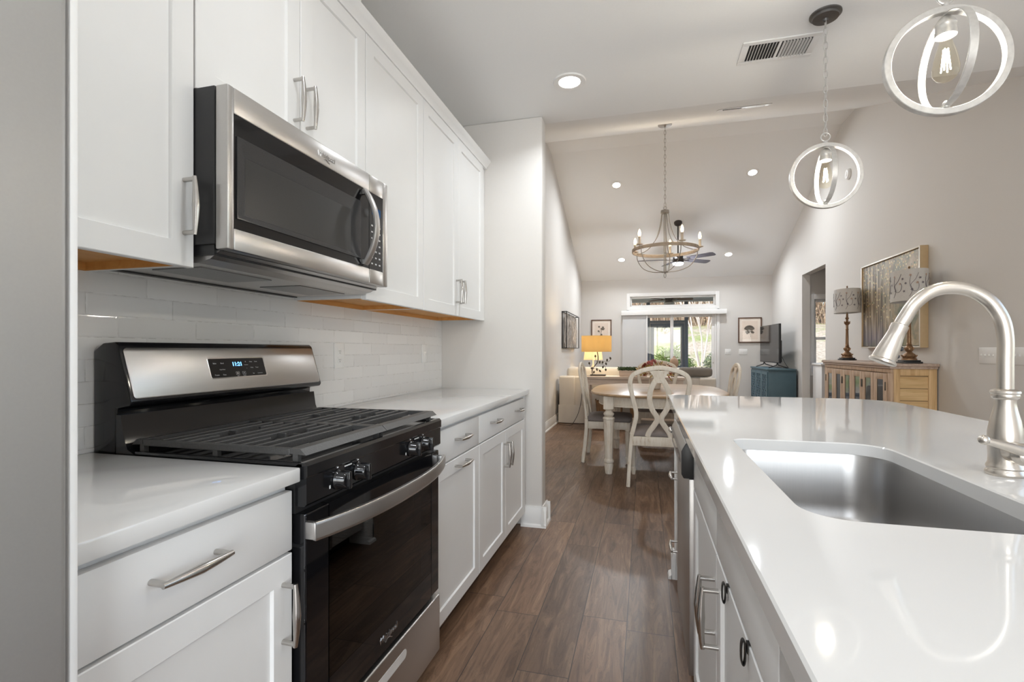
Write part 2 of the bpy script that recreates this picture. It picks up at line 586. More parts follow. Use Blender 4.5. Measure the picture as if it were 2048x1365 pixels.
for b in ((XL, DX0, 0, TZ0), (DX1, XR, 0, TZ0), (DX0, DX1, DZ, TZ0), (XL, TX0, TZ0, TZ1), (TX1, XR, TZ0, TZ1), (XL, XR, TZ1, H)):
    wb.box(b[0], b[1], YB, YB + 0.14, b[2], b[3])
struct('wall_back', wb, M['wall'], smooth=False)
wr = MB()
RX0, RX1, RZ0, RZ1 = -0.6, 1.8, 0.12, 2.40
for b in ((XL, RX0, 0, H), (RX1, XR, 0, H), (RX0, RX1, 0, RZ0), (RX0, RX1, RZ1, H)):
    wr.box(b[0], b[1], YR - 0.12, YR, b[2], b[3])
struct('wall_rear', wr, M['wall'], smooth=False)
wf = MB()
for b in ((RX0, RX0 + .06, RZ0, RZ1), (RX1 - .06, RX1, RZ0, RZ1), (RX0, RX1, RZ0, RZ0 + .06), (RX0, RX1, RZ1 - .06, RZ1), (0.57, 0.63, RZ0, RZ1)):
    wf.box(b[0], b[1], YR - 0.09, YR - 0.03, b[2], b[3])
w3 = struct('window_added_rear', wf, M['trim'], smooth=False)  # unseen window added as an opening for the rear fill light
struct('wall_end', MB().box(XL, -0.66, YE0, YE1, 0, H, 0.012, 3), M['wall'])
ceil = MB()
ceil.box(XL, XR, YR, YE1, H, H + 0.06)
th = 0.06
ceil.prism([(YE1, H), (7.10, 4.20), (7.53, 4.20), (YB + .14, H - 0.0545), (YB + .14, H + th), (7.56, 4.20 + th), (7.07, 4.20 + th), (YE1, H + th)], 'x', XL - 0.1, XR + 0.1)
struct('ceiling', ceil, M['ceiling'], smooth=False)
struct('wall_backsplash', MB().box(XL, XL + 0.008, 0.472, YE0, 0.914, 1.42), M['tile'])
# painted duct chase above the microwave cabinet
struct('trim_chase', MB().box(XL, -1.066, 0.475, 1.711, 2.40, H, 0.002), M['cabinet'])

def base_profile(mb, axis, a0, a1, face, out, h=0.135):
    """white baseboard with shoe; runs along AXIS from a0 to a1, room side = face + out"""
    s = 1 if out > 0 else -1
    if axis == 'y':
        mb.prism([(face, 0), (face + s*.016, 0), (face + s*.016, h-.03), (face + s*.010, h-.018), (face + s*.008, h), (face, h)], 'y', a0, a1)
        mb.prism([(face + s*.014, 0), (face + s*.032, 0), (face + s*.028, .014), (face + s*.014, .022)], 'y', a0, a1)
    else:
        mb.prism([(face, 0), (face + s*.016, 0), (face + s*.016, h-.03), (face + s*.010, h-.018), (face + s*.008, h), (face, h)], 'x', a0, a1)
        mb.prism([(face + s*.014, 0), (face + s*.032, 0), (face + s*.028, .014), (face + s*.014, .022)], 'x', a0, a1)
    return mb
struct('baseboard_left', base_profile(MB(), 'y', YE1, YB, XL, 1), M['trim'])
struct('baseboard_right', base_profile(base_profile(base_profile(MB(), 'y', YR, 5.25, XR, -1), 'y', 7.02, OY0, XR, -1), 'y', OY1, YB, XR, -1), M['trim'])
struct('baseboard_back', base_profile(base_profile(MB(), 'x', XL, DX0 - 0.09, YB, -1), 'x', DX1 + .07, XR, YB, -1), M['trim'])
be = base_profile(MB(), 'x', -0.80, -0.628, YE0, -1)
base_profile(be, 'y', YE0 - 0.03, YE1 + 0.03, -0.66, 1)
base_profile(be, 'x', XL, -0.628, YE1, 1)
struct('baseboard_end', be, M['trim'])

# sliding patio door (door_1): casing, fixed and sliding sash, glass, handle
d = MB()
for b in ((DX1, DX1 + .055, 0, 2.06), (DX0 - .055, DX0, 0, 2.06), (DX0 - .055, DX1 + .055, DZ, 2.06)):
    d.box(b[0], b[1], YB - 0.02, YB + 0.02, b[2], b[3], .004)
for b in ((DX0, DX0 + .04, 0, DZ), (DX1 - .04, DX1, 0, DZ), (DX0, DX1, DZ - .04, DZ), (DX0, DX1, 0, .03)):
    d.box(b[0], b[1], YB + .01, YB + .13, b[2], b[3])
door = struct('door_1', d, M['trim'])
def sash(x0, x1, y, z0, z1, st, par, name='sash'):
    s = MB()
    s.box(x0, x0 + st, y, y + .035, z0, z1, .003).box(x1 - st, x1, y, y + .035, z0, z1, .003)
    s.box(x0 + st, x1 - st, y, y + .035, z1 - st, z1, .003).box(x0 + st, x1 - st, y, y + .035, z0, z0 + st, .003)
    f = s.build(name, M['trim'], par)
    MB().box(x0 + st, x1 - st, y + .015, y + .02, z0 + st, z1 - st).build('glass_pane', M['glass'], f, False)
    return f
sash(DX0 + .04, 0.61, YB + .08, .03, DZ - .04, .06, door)
sl = sash(0.54, DX1 - .04, YB + .03, .03, DZ - .04, .06, door, 'sliding_sash')
MB().tube([(1.41, YB + .03, .90), (1.41, YB - .012, .92), (1.41, YB - .012, 1.10), (1.41, YB + .03, 1.12)], .008).build('handle', M['trim'], sl)
# transom (window_1)
t = MB()
for b in ((TX0 - .065, TX0 + .01, TZ0 - .065, TZ1 + .065), (TX1 - .01, TX1 + .065, TZ0 - .065, TZ1 + .065)):
    t.box(b[0], b[1], YB - .022, YB + .03, b[2], b[3], .004)
for b in ((TX0 - .06, TX1 + .06, TZ1 - .01, TZ1 + .065), (TX0 - .06, TX1 + .06, TZ0 - .065, TZ0 + .01)):
    t.box(b[0], b[1], YB - .021, YB + .03, b[2], b[3], .004)
win = struct('window_1', t, M['trim'])
sash(TX0, TX1, YB + .06, TZ0, TZ1, .045, win)
# alcove behind the opening in the right wall
AX = 4.4
AY = 9.30
AWX0, AWX1, AWZ0, AWZ1 = 2.73, 3.52, 0.83, 2.03
aw = MB()
for b in ((XR + .12, AWX0, 0, 2.6), (AWX1, AX, 0, 2.6), (AWX0, AWX1, 0, AWZ0), (AWX0, AWX1, AWZ1, 2.6)):
    aw.box(b[0], b[1], AY, AY + .14, b[2], b[3])
struct('wall_alcove_back', aw, M['wall'], smooth=False)
struct('wall_alcove_side', MB().box(AX, AX + .1, 6.4, AY + .14, 0, 2.6), M['wall'])
struct('wall_alcove_front', MB().box(XR + .12, AX, 6.3, 6.4, 0, 2.6), M['wall'])
struct('ceiling_alcove', MB().box(XR + .12, AX + .1, 6.3, AY + .14, 2.6, 2.66), M['ceiling'])
struct('baseboard_alcove', base_profile(MB(), 'x', XR + .12, AX, AY, -1), M['trim'])
c2 = MB()
for b in ((AWX0 - .075, AWX0 + .005, AWZ0 - .08, AWZ1 + .08), (AWX1 - .005, AWX1 + .075, AWZ0 - .08, AWZ1 + .08), (AWX0, AWX1, AWZ1 - .005, AWZ1 + .08), (AWX0, AWX1, AWZ0 - .08, AWZ0 + .01)):
    c2.box(b[0], b[1], AY - .02, AY + .02, b[2], b[3], .004)
win2 = struct('window_2', c2, M['trim'])
zm = 1.37
sash(AWX0, AWX1, AY + .05, zm - .02, AWZ1, .045, win2, 'upper_sash')
sash(AWX0, AWX1, AY + .02, AWZ0, zm + .025, .045, win2, 'lower_sash')

# valance and folded panel blind in front of the sliding door
M['blind'] = shade_cloth('panel_blind_cloth', (0.74, 0.74, 0.74, 1), 0.15)
bl = thing('panel_blind', 'white panel blind stacked over the left half of the patio door', 'blind', (-.22, YB - .06, 0))
cl = MB()
for i in range(4):
    cl.box(-.475 + i * .004, .035, YB - .070 + i * .012, YB - .067 + i * .012, .03, 1.945)
cl.build('cloth', M['blind'], bl, False)
MB().box(.035, .06, YB - .09, YB - .04, .03, 1.945, .004).build('rail', M['trim'], bl)
v = thing('valance', 'long white valance box over the patio door and below the transom', 'valance', (.58, YB - .06, 1.94))
MB().box(-.497, 1.662, YB - .125, YB - .112, 1.94, 2.04, .003).box(-.497, -.485, YB - .112, YB - .022, 1.94, 2.04).box(1.65, 1.662, YB - .112, YB - .022, 1.94, 2.04).build('face_board', M['trim'], v)
MB().box(-.485, 1.65, YB - .112, YB - .022, 1.99, 2.03).build('track', M['trim'], v)

# ================================================================ KITCHEN CABINETS
XF = -0.766                                   # base door face
XU = -1.05                                    # upper door face

def shaker(mb, xf, s, y0, y1, z0, z1, t=.020, st=.058, rec=.008):
    """recessed-panel door facing +X (s=1) or -X (s=-1)"""
    bm = mb.bm
    c = .0018
    def loop(inset, x): return [bm.verts.new((x, a, b)) for a, b in ((y0+inset, z0+inset), (y1-inset, z0+inset), (y1-inset, z1-inset), (y0+inset, z1-inset))]
    L = [loop(0, xf - s*t), loop(0, xf - s*c), loop(c, xf), loop(st - .001, xf), loop(st, xf - s*.001), loop(st + .0015, xf - s*rec)]
    fs = []
    for a, b in zip(L, L[1:]):
        for i in range(4): fs.append(bm.faces.new((a[i], a[(i+1) % 4], b[(i+1) % 4], b[i])))
    fs.append(bm.faces.new(L[-1])); fs.append(bm.faces.new(L[0]))
    bmesh.ops.recalc_face_normals(bm, faces=fs)
    return mb

def pull(mb, c, along, out, L=.137, proj=.032):
    """bow-shaped cabinet pull"""
    c = Vector(c); A = Vector(along).normalized(); O = Vector(out).normalized()
    h = L / 2
    for sgn in (-1, 1):
        b = c + A * (sgn * (h - .006))
        mb.tube([b, b + O * (proj + .001)], .0055, 10)
    pts, rad = [], []
    for i in range(17):
        t = -1 + 2 * i / 16
        pts.append(c + A * (h * t) + O * (proj + .004 * (1 - t*t)))
        rad.append(.0050 + .0040 * (1 - abs(t)) ** 1.0)
    mb.tube(pts, rad, 12)
    return mb

def knob_pull(par, c, along, out, L=.137, proj=.032, name='handle'):
    return pull(MB(), c, along, out, L, proj).build(name, M['pull'], par)

def upper(label, y0, y1, z0, z1, doors, stile_l=0.0, stile_r=0.0):
    """wall cabinet; doors = [(ya, yb, handle_y or None, handle_z)]"""
    t = thing('upper_cabinet', label, 'cabinet', (XL + .16, (y0 + y1) / 2, z0), 'white upper cabinets')
    body = MB()
    xb, xf = XL + .001, XU - .021
    body.box(xb, xf, y0, y0 + .018, z0 + .001, z1).box(xb, xf, y1 - .018, y1, z0 + .001, z1)
    body.box(xb, xf, y0 + .018, y1 - .018, z1 - .018, z1)
    body.box(xf - .019, xf, y0 + .018, y1 - .018, z0 + .001, z0 + .038).box(xf - .019, xf, y0 + .018, y1 - .018, z1 - .04, z1 - .018)
    body.box(xb, xb + .006, y0 + .018, y1 - .018, z0 + .04, z1 - .018)
    if stile_r: body.box(xf - .019, XU - .014, y1, y1 + stile_r, z0, 2.417)
    body.build('carcass', M['cabinet'], t, False)
    w = MB()
    w.box(xb + .02, xf - .02, y0 + .018, y1 - .018, z0 + .020, z0 + .034)
    w.box(xb, xb + .019, y0 + .018, y1 - .018, z0, z0 + .034)
    w.box(xb + .019, xf - .02, y0 + .0185, y0 + .026, z0, z0 + .021).box(xb + .019, xf - .02, y1 - .026, y1 - .0185, z0, z0 + .021)
    w.build('underside', M['maple'], t, False)
    for ya, yb, hy, hz in doors:
        dr = shaker(MB(), XU, 1, ya, yb, z0 - .004, z1 - .035).build('door', M['cabinet'], t)
        if hy is not None: knob_pull(dr, (XU, hy, hz), (0, 0, 1), (1, 0, 0))
    return t
ZU0, ZU1 = 1.380, 2.452
upper('tall white upper cabinet left of the microwave with one door', .478, .957, ZU0, ZU1, [(.480, .955, .928, 1.517)])
upper('white two door cabinet directly above the microwave', .958, 1.717, 1.818, ZU1, [(.960, 1.336, 1.308, 1.953), (1.339, 1.715, 1.367, 1.953)])
upper('white single door upper cabinet right of the microwave', 1.718, 2.238, ZU0, ZU1, [(1.720, 2.236, None, 0)])
upper('white double door upper cabinet at the end wall', 2.239, 3.17, ZU0, ZU1, [(2.241, 2.703, 2.675, 1.517), (2.706, 3.168, 2.735, 1.517)], stile_r=.066)
# crown moulding that runs along all of them
cr = MB()
cp = [(XU - .012, 2.418), (XU + .004, 2.418), (XU + .006, 2.432), (XU + .018, 2.444), (XU + .030, 2.458), (XU + .034, 2.470), (XU - .012, 2.470)]
cr.prism(cp, 'y', .476, 3.236)
tag(cr.build('crown_moulding', M['cabinet'], None), 'white crown moulding along the tops of the upper cabinets', 'moulding')

def base_cab(label, y0, y1, drawers, doors, group='white base cabinets'):
    t = thing('base_cabinet', label, 'cabinet', (XL + .3, (y0 + y1) / 2, 0), group)
    b = MB()
    xb, xf = XL + .001, XF - .021
    b.box(xb, xf, y0, y0 + .018, .10, .880).box(xb, xf, y1 - .018, y1, .10, .880).box(xb, xf, y0 + .018, y1 - .018, .10, .118)
    b.box(xb, xb + .008, y0 + .018, y1 - .018, .118, .880).box(xf - .02, xf, y0 + .018, y1 - .018, .84, .880).box(xf - .02, xf, y0 + .018, y1 - .018, .715, .745)
    b.build('carcass', M['cabinet'], t, False)
    MB().box(xf - .10, xf - .085, y0, y1, 0.0, .10).build('toe_kick', M['black_satin'], t, False)
    for ya, yb, za, zb, hs in drawers:
        dr = MB().box(XF - .020, XF, ya, yb, za, zb, .0022, 2).build('drawer_front', M['cabinet'], t)
        for hy in hs: knob_pull(dr, (XF, hy, (za + zb) / 2 + .009), (0, 1, 0), (1, 0, 0))
    for ya, yb, za, zb, h in doors:
        dr = shaker(MB(), XF, 1, ya, yb, za, zb).build('door', M['cabinet'], t)
        if h: knob_pull(dr, (XF, h[0], h[1]), h[2], (1, 0, 0))
    return t
Z0, ZG0, ZG1, ZT = .102, .722, .729, .862
V, HZ = (0, 0, 1), (0, 1, 0)
base_cab('white base cabinet left of the range with a drawer above a door', .474, .950, [(.476, .948, ZG1, ZT, [.680])], [(.476, .948, Z0, ZG0, (.918, .60, V))])
base_cab('white base cabinet right of the range with horizontal pulls on drawer and door', 1.722, 2.250, [(1.724, 2.247, ZG1, ZT, [2.00])], [(1.724, 2.247, Z0, ZG0, (2.00, .693, HZ))])
base_cab('white base cabinet at the end wall with a wide drawer over two doors', 2.252, 3.180, [(2.254, 3.178, ZG1, ZT, [2.49, 2.99])], [(2.254, 2.714, Z0, ZG0, (2.685, .585, V)), (2.718, 3.178, Z0, ZG0, (2.747, .585, V))])
tag(MB().box(XF - .04, XF - .004, 3.181, 3.205, .102, .88).build('filler_strip', M['cabinet'], None), 'narrow white filler strip between base cabinet and end wall', 'filler')

def counter(label, y0, y1):
    o = MB().box(XL + .009, -.746, y0, y1, .882, .914, .003, 2).build('countertop', M['quartz'], None)
    return tag(o, label, 'countertop', 'white quartz countertops')
counter('white quartz countertop left of the range', .474, .9505)
counter('white quartz countertop right of the range reaching the end wall', 1.7215, YE0 - .001)


# ================================================================ REFRIGERATOR
M['fridge'] = plain('grey_fridge_finish', (0.36, 0.352, 0.34, 1), 0.42, 0.35, nscale=260, namt=0.03, bump=0.03)
rf = thing('refrigerator', 'grey refrigerator at the near end of the kitchen run, its front seen edge on', 'refrigerator', (-1.05, 0.0, 0))
MB().box(-1.375, -.79, -.45, .460, .03, 1.74, .004).build('cabinet_body', M['fridge'], rf)
for ya, yb in ((-.45, .0025), (.0055, .4605)):
    fd = MB().box(-.785, -.703, ya, yb, .62, 1.735, .010, 3).build('door', M['fridge'], rf)
    yy = -.045 if ya < -.2 else .055
    MB().tube([(-.704, yy, .78), (-.655, yy, .80), (-.655, yy, 1.50), (-.704, yy, 1.52)], .010, 10).build('handle', M['steel_v'], fd)
MB().box(-.785, -.703, -.45, .4605, .08, .610, .010, 3).build('freezer_drawer', M['fridge'], rf)
MB().box(-1.30, -.80, -.43, .44, 0, .03).build('base_grille', M['black_satin'], rf, False)
tag(MB().box(XL + .001, -.708, .464, .4735, 0, 2.40, .0015).build('side_panel', M['cabinet'], None), 'white end panel between the refrigerator and the first cabinets', 'panel')

# ================================================================ MICROWAVE
mw = thing('microwave', 'stainless over the range microwave with black glass door', 'microwave', (-1.15, 1.337, 1.39))
MXF = -.955
MB().box(XL + .01, -.992, .9575, 1.7165, 1.432, 1.812, .003).box(-1.375, -1.0, .965, 1.709, 1.408, 1.432).build('body', M['black_satin'], mw)
# stainless door with a glass field
dm = MB()
Y0, Y1, YS, Zb, Zt = .9585, 1.7155, 1.586, 1.419, 1.812
GY0, GY1, GZ0, GZ1 = .979, 1.681, 1.472, 1.748
dm.box(-.991, MXF, Y0, GY0, Zb, Zt, .004).box(-.991, MXF, GY0 - .001, YS - .001, GZ1, Zt, .004).box(-.991, MXF, GY0 - .001, YS - .001, Zb, GZ0, .004)
md = dm.build('door', M['steel'], mw)
gl = MB().box(-.988, MXF - .002, GY0 - .003, YS - .0015, GZ0 - .003, GZ1 + .003)
gl.build('door_glass', M['black_glass'], md)
wn_ = MB()
for (a0, a1, b0, b1, x) in ((.987, 1.528, 1.497, 1.697, MXF - .0012),):
    lo = [(x, a0, b0), (x, a1, b0), (x, a1, b1), (x, a0, b1)]
    hi = [(MXF - .0012, a0 + .024, b0 + .013), (MXF - .0012, a1 - .055, b0 + .013), (MXF - .0012, a1 - .055, b1 - .042), (MXF - .0012, a0 + .024, b1 - .042)]
    bk = [(x - .0008, p[1], p[2]) for p in lo]
    wn_.rings([bk, [(x + .0022, p[1], p[2]) for p in lo], [(x + .0022, p[1] + (.003 if i in (0, 3) else -.003), p[2] + (.003 if i < 2 else -.003)) for i, p in enumerate(lo)], [(x + .0004, p[1], p[2]) for p in hi]])
wn_.build('window', M['micro_window'], md, False)
inn = MB().box(MXF - .0012, MXF - .0006, 1.013, 1.470, 1.512, 1.653)
inn.build('mesh_screen', plain('microwave_mesh', (0.018, 0.018, 0.018, 1), 0.3, nscale=600, namt=0.4), md)
hp = []
for i in range(13):
    t = -1 + 2 * i / 12
    hp.append((MXF + .006 + .046 * (1 - t*t), 1.548, 1.611 + .131 * t))
MB().strip(hp, (0, 1, 0), .006, .0150).box(MXF - .001, MXF + .012, 1.540, 1.556, 1.726, 1.742).box(MXF - .001, MXF + .012, 1.540, 1.556, 1.480, 1.496).build('handle', M['steel_v'], md)
cpn = MB().box(-.991, MXF, YS, GY1 + .001, GZ1, Zt, .004).box(-.991, MXF, YS, GY1 + .001, Zb, GZ0, .004).box(-.991, MXF, GY1, Y1, Zb, Zt, .004)
cp_ = cpn.build('control_panel', M['steel'], mw)
MB().box(-.988, MXF - .0015, YS + .0008, GY1 + .002, GZ0 - .003, GZ1 + .003).build('control_glass', M['black_glass'], cp_)
kp = MB()
for r in range(7):
    for c in range(3):
        kp.box(MXF - .0016, MXF - .0011, 1.600 + c * .026, 1.611 + c * .026, 1.49 + r * .023, 1.4955 + r * .023)
kp.build('keypad', M['panel_print'], cp_, False)
MB().box(MXF - .0016, MXF - .0011, 1.605, 1.665, 1.672, 1.70).build('clock_display', glow('dim_blue', (0.05, 0.12, 0.25, 1), 0.5), cp_, False)
MB().text('Whirlpool', (MXF + .0002, 1.337, 1.777), (0, 1, 0), (0, 0, 1), .0200, .0008, shear=0.1).tube([(MXF + .001, 1.322 + .03 * i / 8, 1.764 + .004 * math.sin(i * .5)) for i in range(9)], .0011, 6).build('logo', M['chrome'], md)
# sloped underside with light lens and grease filters
un = MB().prism([(-.990, 1.419), (-1.378, 1.419), (-1.378, 1.392), (-1.06, 1.392), (-1.02, 1.400)], 'y', .972, 1.703)
hu = un.build('underside', M['steel'], mw, False)
MB().box(-1.26, -1.10, 1.02, 1.27, 1.3895, 1.393).build('filter', plain('filter_mesh', (0.30, 0.30, 0.30, 1), 0.4, 0.9, nscale=500, namt=0.5), hu, False)
MB().box(-1.26, -1.10, 1.40, 1.65, 1.3895, 1.393).build('filter', plain('filter_mesh_b', (0.30, 0.30, 0.30, 1), 0.4, 0.9, nscale=500, namt=0.5), hu, False)
MB().box(-1.065, -1.045, .985, 1.69, 1.3965, 1.3985).build('vent_slot', M['black_satin'], hu, False)
MB().box(-1.372, -1.35, .975, 1.70, 1.3885, 1.393).build('rear_rail', M['black_satin'], hu, False)

# ================================================================ GAS RANGE
rg = thing('gas_range', 'stainless and black freestanding gas range between the countertops', 'range', (-1.05, 1.336, 0))
RY0, RY1 = .9565, 1.7155
RC = (RY0 + RY1) / 2
body = MB()
body.box(-1.375, -.79, RY0, RY0 + .015, .06, .90).box(-1.375, -.79, RY1 - .015, RY1, .06, .90).box(-1.375, -1.35, RY0 + .015, RY1 - .015, .06, .90).box(-1.35, -.79, RY0 + .015, RY1 - .015, .06, .08)
body.box(-.80, -.765, RY0, RY1, .806, .90).box(-.81, -.78, RY0, RY0 + .03, .08, .81).box(-.81, -.78, RY1 - .03, RY1, .08, .81)
body.build('body', M['black_satin'], rg, False)
MB().box(-1.30, -.81, RY0 + .08, RY1 - .08, .30, .31).box(-1.31, -1.30, RY0 + .08, RY1 - .08, .30, .78).box(-1.30, -.81, RY0 + .07, RY0 + .08, .30, .78).box(-1.30, -.81, RY1 - .08, RY1 - .07, .30, .78).box(-1.30, -.81, RY0 + .07, RY1 - .07, .78, .79).build('oven_cavity', M['oven_cavity'], rg, False)
for zz in (.545, .485):
    rk = MB()
    rk.tube([(-.83, RY0 + .09, zz), (-.83, RY1 - .09, zz)], .0042, 8).tube([(-1.27, RY0 + .09, zz), (-1.27, RY1 - .09, zz)], .0042, 8)
    rk.tube([(-.96, RY0 + .09, zz), (-.96, RY1 - .09, zz)], .003, 8)
    for i in range(22):
        yy = RY0 + .095 + i * .0268
        rk.tube([(-.83, yy, zz + .004), (-1.27, yy, zz + .004)], .0018, 6)
    rk.build('oven_rack', M['chrome'], rg)
ct = MB()
ct.prism([(-1.285, .885), (-.739, .885), (-.733, .892), (-.733, .916), (-.740, .923), (-.752, .923), (-.765, .914), (-1.24, .914), (-1.262, .925), (-1.276, .96), (-1.284, 1.012), (-1.30, 1.012), (-1.30, .885)], 'y', RY0, RY1)
ct.box(-1.24, -.745, RY0, RY0 + .014, .910, .9225, .003).box(-1.24, -.745, RY1 - .014, RY1, .910, .9225, .003)
ct.build('cooktop', M['black'], rg, True, 30)
cpl = MB().prism([(-.775, .823), (-.742, .823), (-.736, .829), (-.736, .889), (-.775, .889)], 'y', RY0 + .001, RY1 - .001)
cps = cpl.build('control_panel', M['black'], rg)
for yk in (1.075, 1.165, 1.470, 1.565):
    MB().box(-.7365, -.7355, yk - .003, yk + .003, .889 - .004, .889 - .001).build('dial_mark', M['plastic_white'], cps, False)
    MB().box(-.7365, -.7355, yk - .034, yk - .029, .842, .850).build('dial_mark', M['plastic_white'], cps, False)
    if yk in (1.075, 1.470): MB().box(-.7365, -.7355, yk + .029, yk + .061, .881, .884).build('dial_mark', M['plastic_white'], cps, False)
MX = Matrix.Rotation(math.pi / 2, 4, 'Y')
for yk in (1.075, 1.165, 1.470, 1.565):
    kb = MB().lathe([(.024, 0), (.025, .004), (.021, .010), (.020, .026), (.017, .030)], (-.736, yk, .857), 24, M=MX)
    kb.obox((-.704, yk, .857), (0, 1, 0), (0, 0, 1), -.0065, .0065, -.022, .022, -.024, .006, .003)
    kb.build('knob', M['black'], rg)
# door with window opening, handle and logo
DYA, DYB, DZA, DZB = RY0 + .005, RY1 - .002, .287, .806
WY0, WY1, WZ0, WZ1 = 1.05, 1.645, .378, .722
od = MB()
XD = -.742
od.box(-.785, XD, DYA, WY0, DZA, DZB, .004).box(-.785, XD, WY1, DYB, DZA, DZB, .004).box(-.785, XD, WY0, WY1, WZ1, DZB, .0).box(-.785, XD, WY0, WY1, DZA, WZ0, .0)
odo = od.build('oven_door', M['black_glass'], rg, False)
MB().box(-.750, XD - .0005, WY0, WY1, WZ0, WZ1).build('window', M['oven_glass'], odo, False)
hp = []
for i in range(21):
    t = -1 + 2 * i / 20
    hp.append((-.720 + .052 * (1 - abs(t) ** 2.4), RC + .372 * t, .768))
oh = MB().strip(hp, (0, 0, 1), .0065, .0215, power=6)
for s in (-1, 1): oh.box(-.745, -.716, RC + s * .367 - .007, RC + s * .367 + .007, .748, .788, .003)
oh.build('handle', M['steel'], odo)
MB().text('Whirlpool', (XD + .0006, 1.337, .327), (0, 1, 0), (0, 0, 1), .026, .0005, shear=0.1).tube([(XD + .001, 1.318 + .04 * i / 8, .312 + .006 * math.sin(i * .5)) for i in range(9)], .0013, 6).build('logo', M['chrome'], odo)
dw = MB().box(-.785, -.737, RY0 + .004, RY1 - .001, .062, .270, .006, 3)
dwo = dw.build('storage_drawer', M['steel'], rg)
MB().prism([(p[0], p[1]) for p in rrect(1.228, 1.444, .196, .226, .015, 6)], 'x', -.745, -.7362).build('finger_pull', plain('bright_finger_pull', (0.78, 0.78, 0.77, 1), 0.35, 0.25, nscale=20), dwo)
for yy in (RY0 + .03, RY1 - .03):
    for xx in (-1.30, -.80):
        MB().lathe([(.019, 0), (.019, .010), (.010, .012), (.010, .062)], (xx, yy, 0), 12).build('foot', M['black_satin'], rg)
# back guard
bgp = [(-1.377, .90), (-1.377, 1.176), (-1.345, 1.196), (-1.303, 1.199), (-1.293, 1.190), (-1.249, 1.046), (-1.254, 1.036), (-1.30, 1.028), (-1.305, .90)]
MB().prism(bgp, 'y', RY0, RY1, .004, 2).build('back_guard', M['black'], rg)
PU = Vector((-.044, 0, .144)).normalized() * -1 * -1      # up the tilted panel
PO = Vector((-1.271, RC, 1.118)) + Vector((.001, 0, 0))
A_, B_ = Vector((0, 1, 0)), PU
N_ = A_.cross(B_)
pan = MB()
out = rrect(-.372, .372, -.0685, .0685, .011, 5)
def lift(p, nn): return PO + A_ * p[0] + B_ * p[1] + N_ * nn
inn_ = rrect(-.3705, .3705, -.067, .067, .010, 5)
pan.rings([[lift(p, -.003) for p in out], [lift(p, .0015) for p in out], [lift(p, .0025) for p in inn_]])
bp = pan.build('guard_panel', M['steel'], rg)
dsp = MB()
o1, o2 = rrect(-.132, .098, -.030, .037, .006, 4), rrect(-.128, .094, -.0265, .0335, .004, 4)
dsp.rings([[lift(p, .0015) for p in o1], [lift(p, .0032) for p in o1], [lift(p, .0026) for p in o2]], mi=1)
dsp.rings([[lift(p, .0010) for p in o2], [lift(p, .0033) for p in o2]])
dpo = dsp.build('clock_panel', [M['black_glass'], M['chrome']], rg, False)
MB().text('11:21', lift((-.022, .014), .0034), A_, B_, .0185, .0004).build('clock_digits', M['blue_digits'], dpo, False)
bt, bt_left = MB(), MB()
def key(x, y, w=.013, h=.010):
    t = .0007
    for q in ((x - w/2, x + w/2, y - h/2, y - h/2 + t), (x - w/2, x + w/2, y + h/2 - t, y + h/2), (x - w/2, x - w/2 + t, y - h/2, y + h/2), (x + w/2 - t, x + w/2, y - h/2, y + h/2)):
        bt.obox(PO, A_, B_, q[0], q[1], q[2], q[3], .0033, .0038)
key(-.028, -.016); key(-.002, -.016)
for (s, x, y, z) in (('Bake', -.108, .018, .0062), ('Broil', -.080, .018, .0062), ('Keep Warm', -.084, -.002, .0042), ('Frozen', -.108, -.019, .0058), ('Pizza', -.080, -.019, .0058),
                     ('Start', -.028, -.0245, .0040), ('Cancel', -.002, -.0245, .0040), ('+', .014, .021, .009), ('-', .014, .000, .009), ('Temp/Time', .014, .011, .0036), ('Clean', .036, .021, .0052), ('Cook', .058, .021, .0052), ('Delay', .036, .001, .0052), ('Timer', .058, .001, .0052), ('Set', .038, -.019, .0052), ('Control Lock', .066, -.019, .0040)):
    (bt_left if x < -.05 else bt).text(s, lift((x, y), .0034), A_, B_, z, .0002)
bt.obox(PO, A_, B_, -.0305, -.0255, -.018, -.014, .0033, .0037); bt.obox(PO, A_, B_, -.0035, -.0005, -.0175, -.0145, .0033, .0037)
bt.build('keypad', M['panel_print'], dpo, False)
bt_left.build('keypad', M['panel_print'], dpo, False)
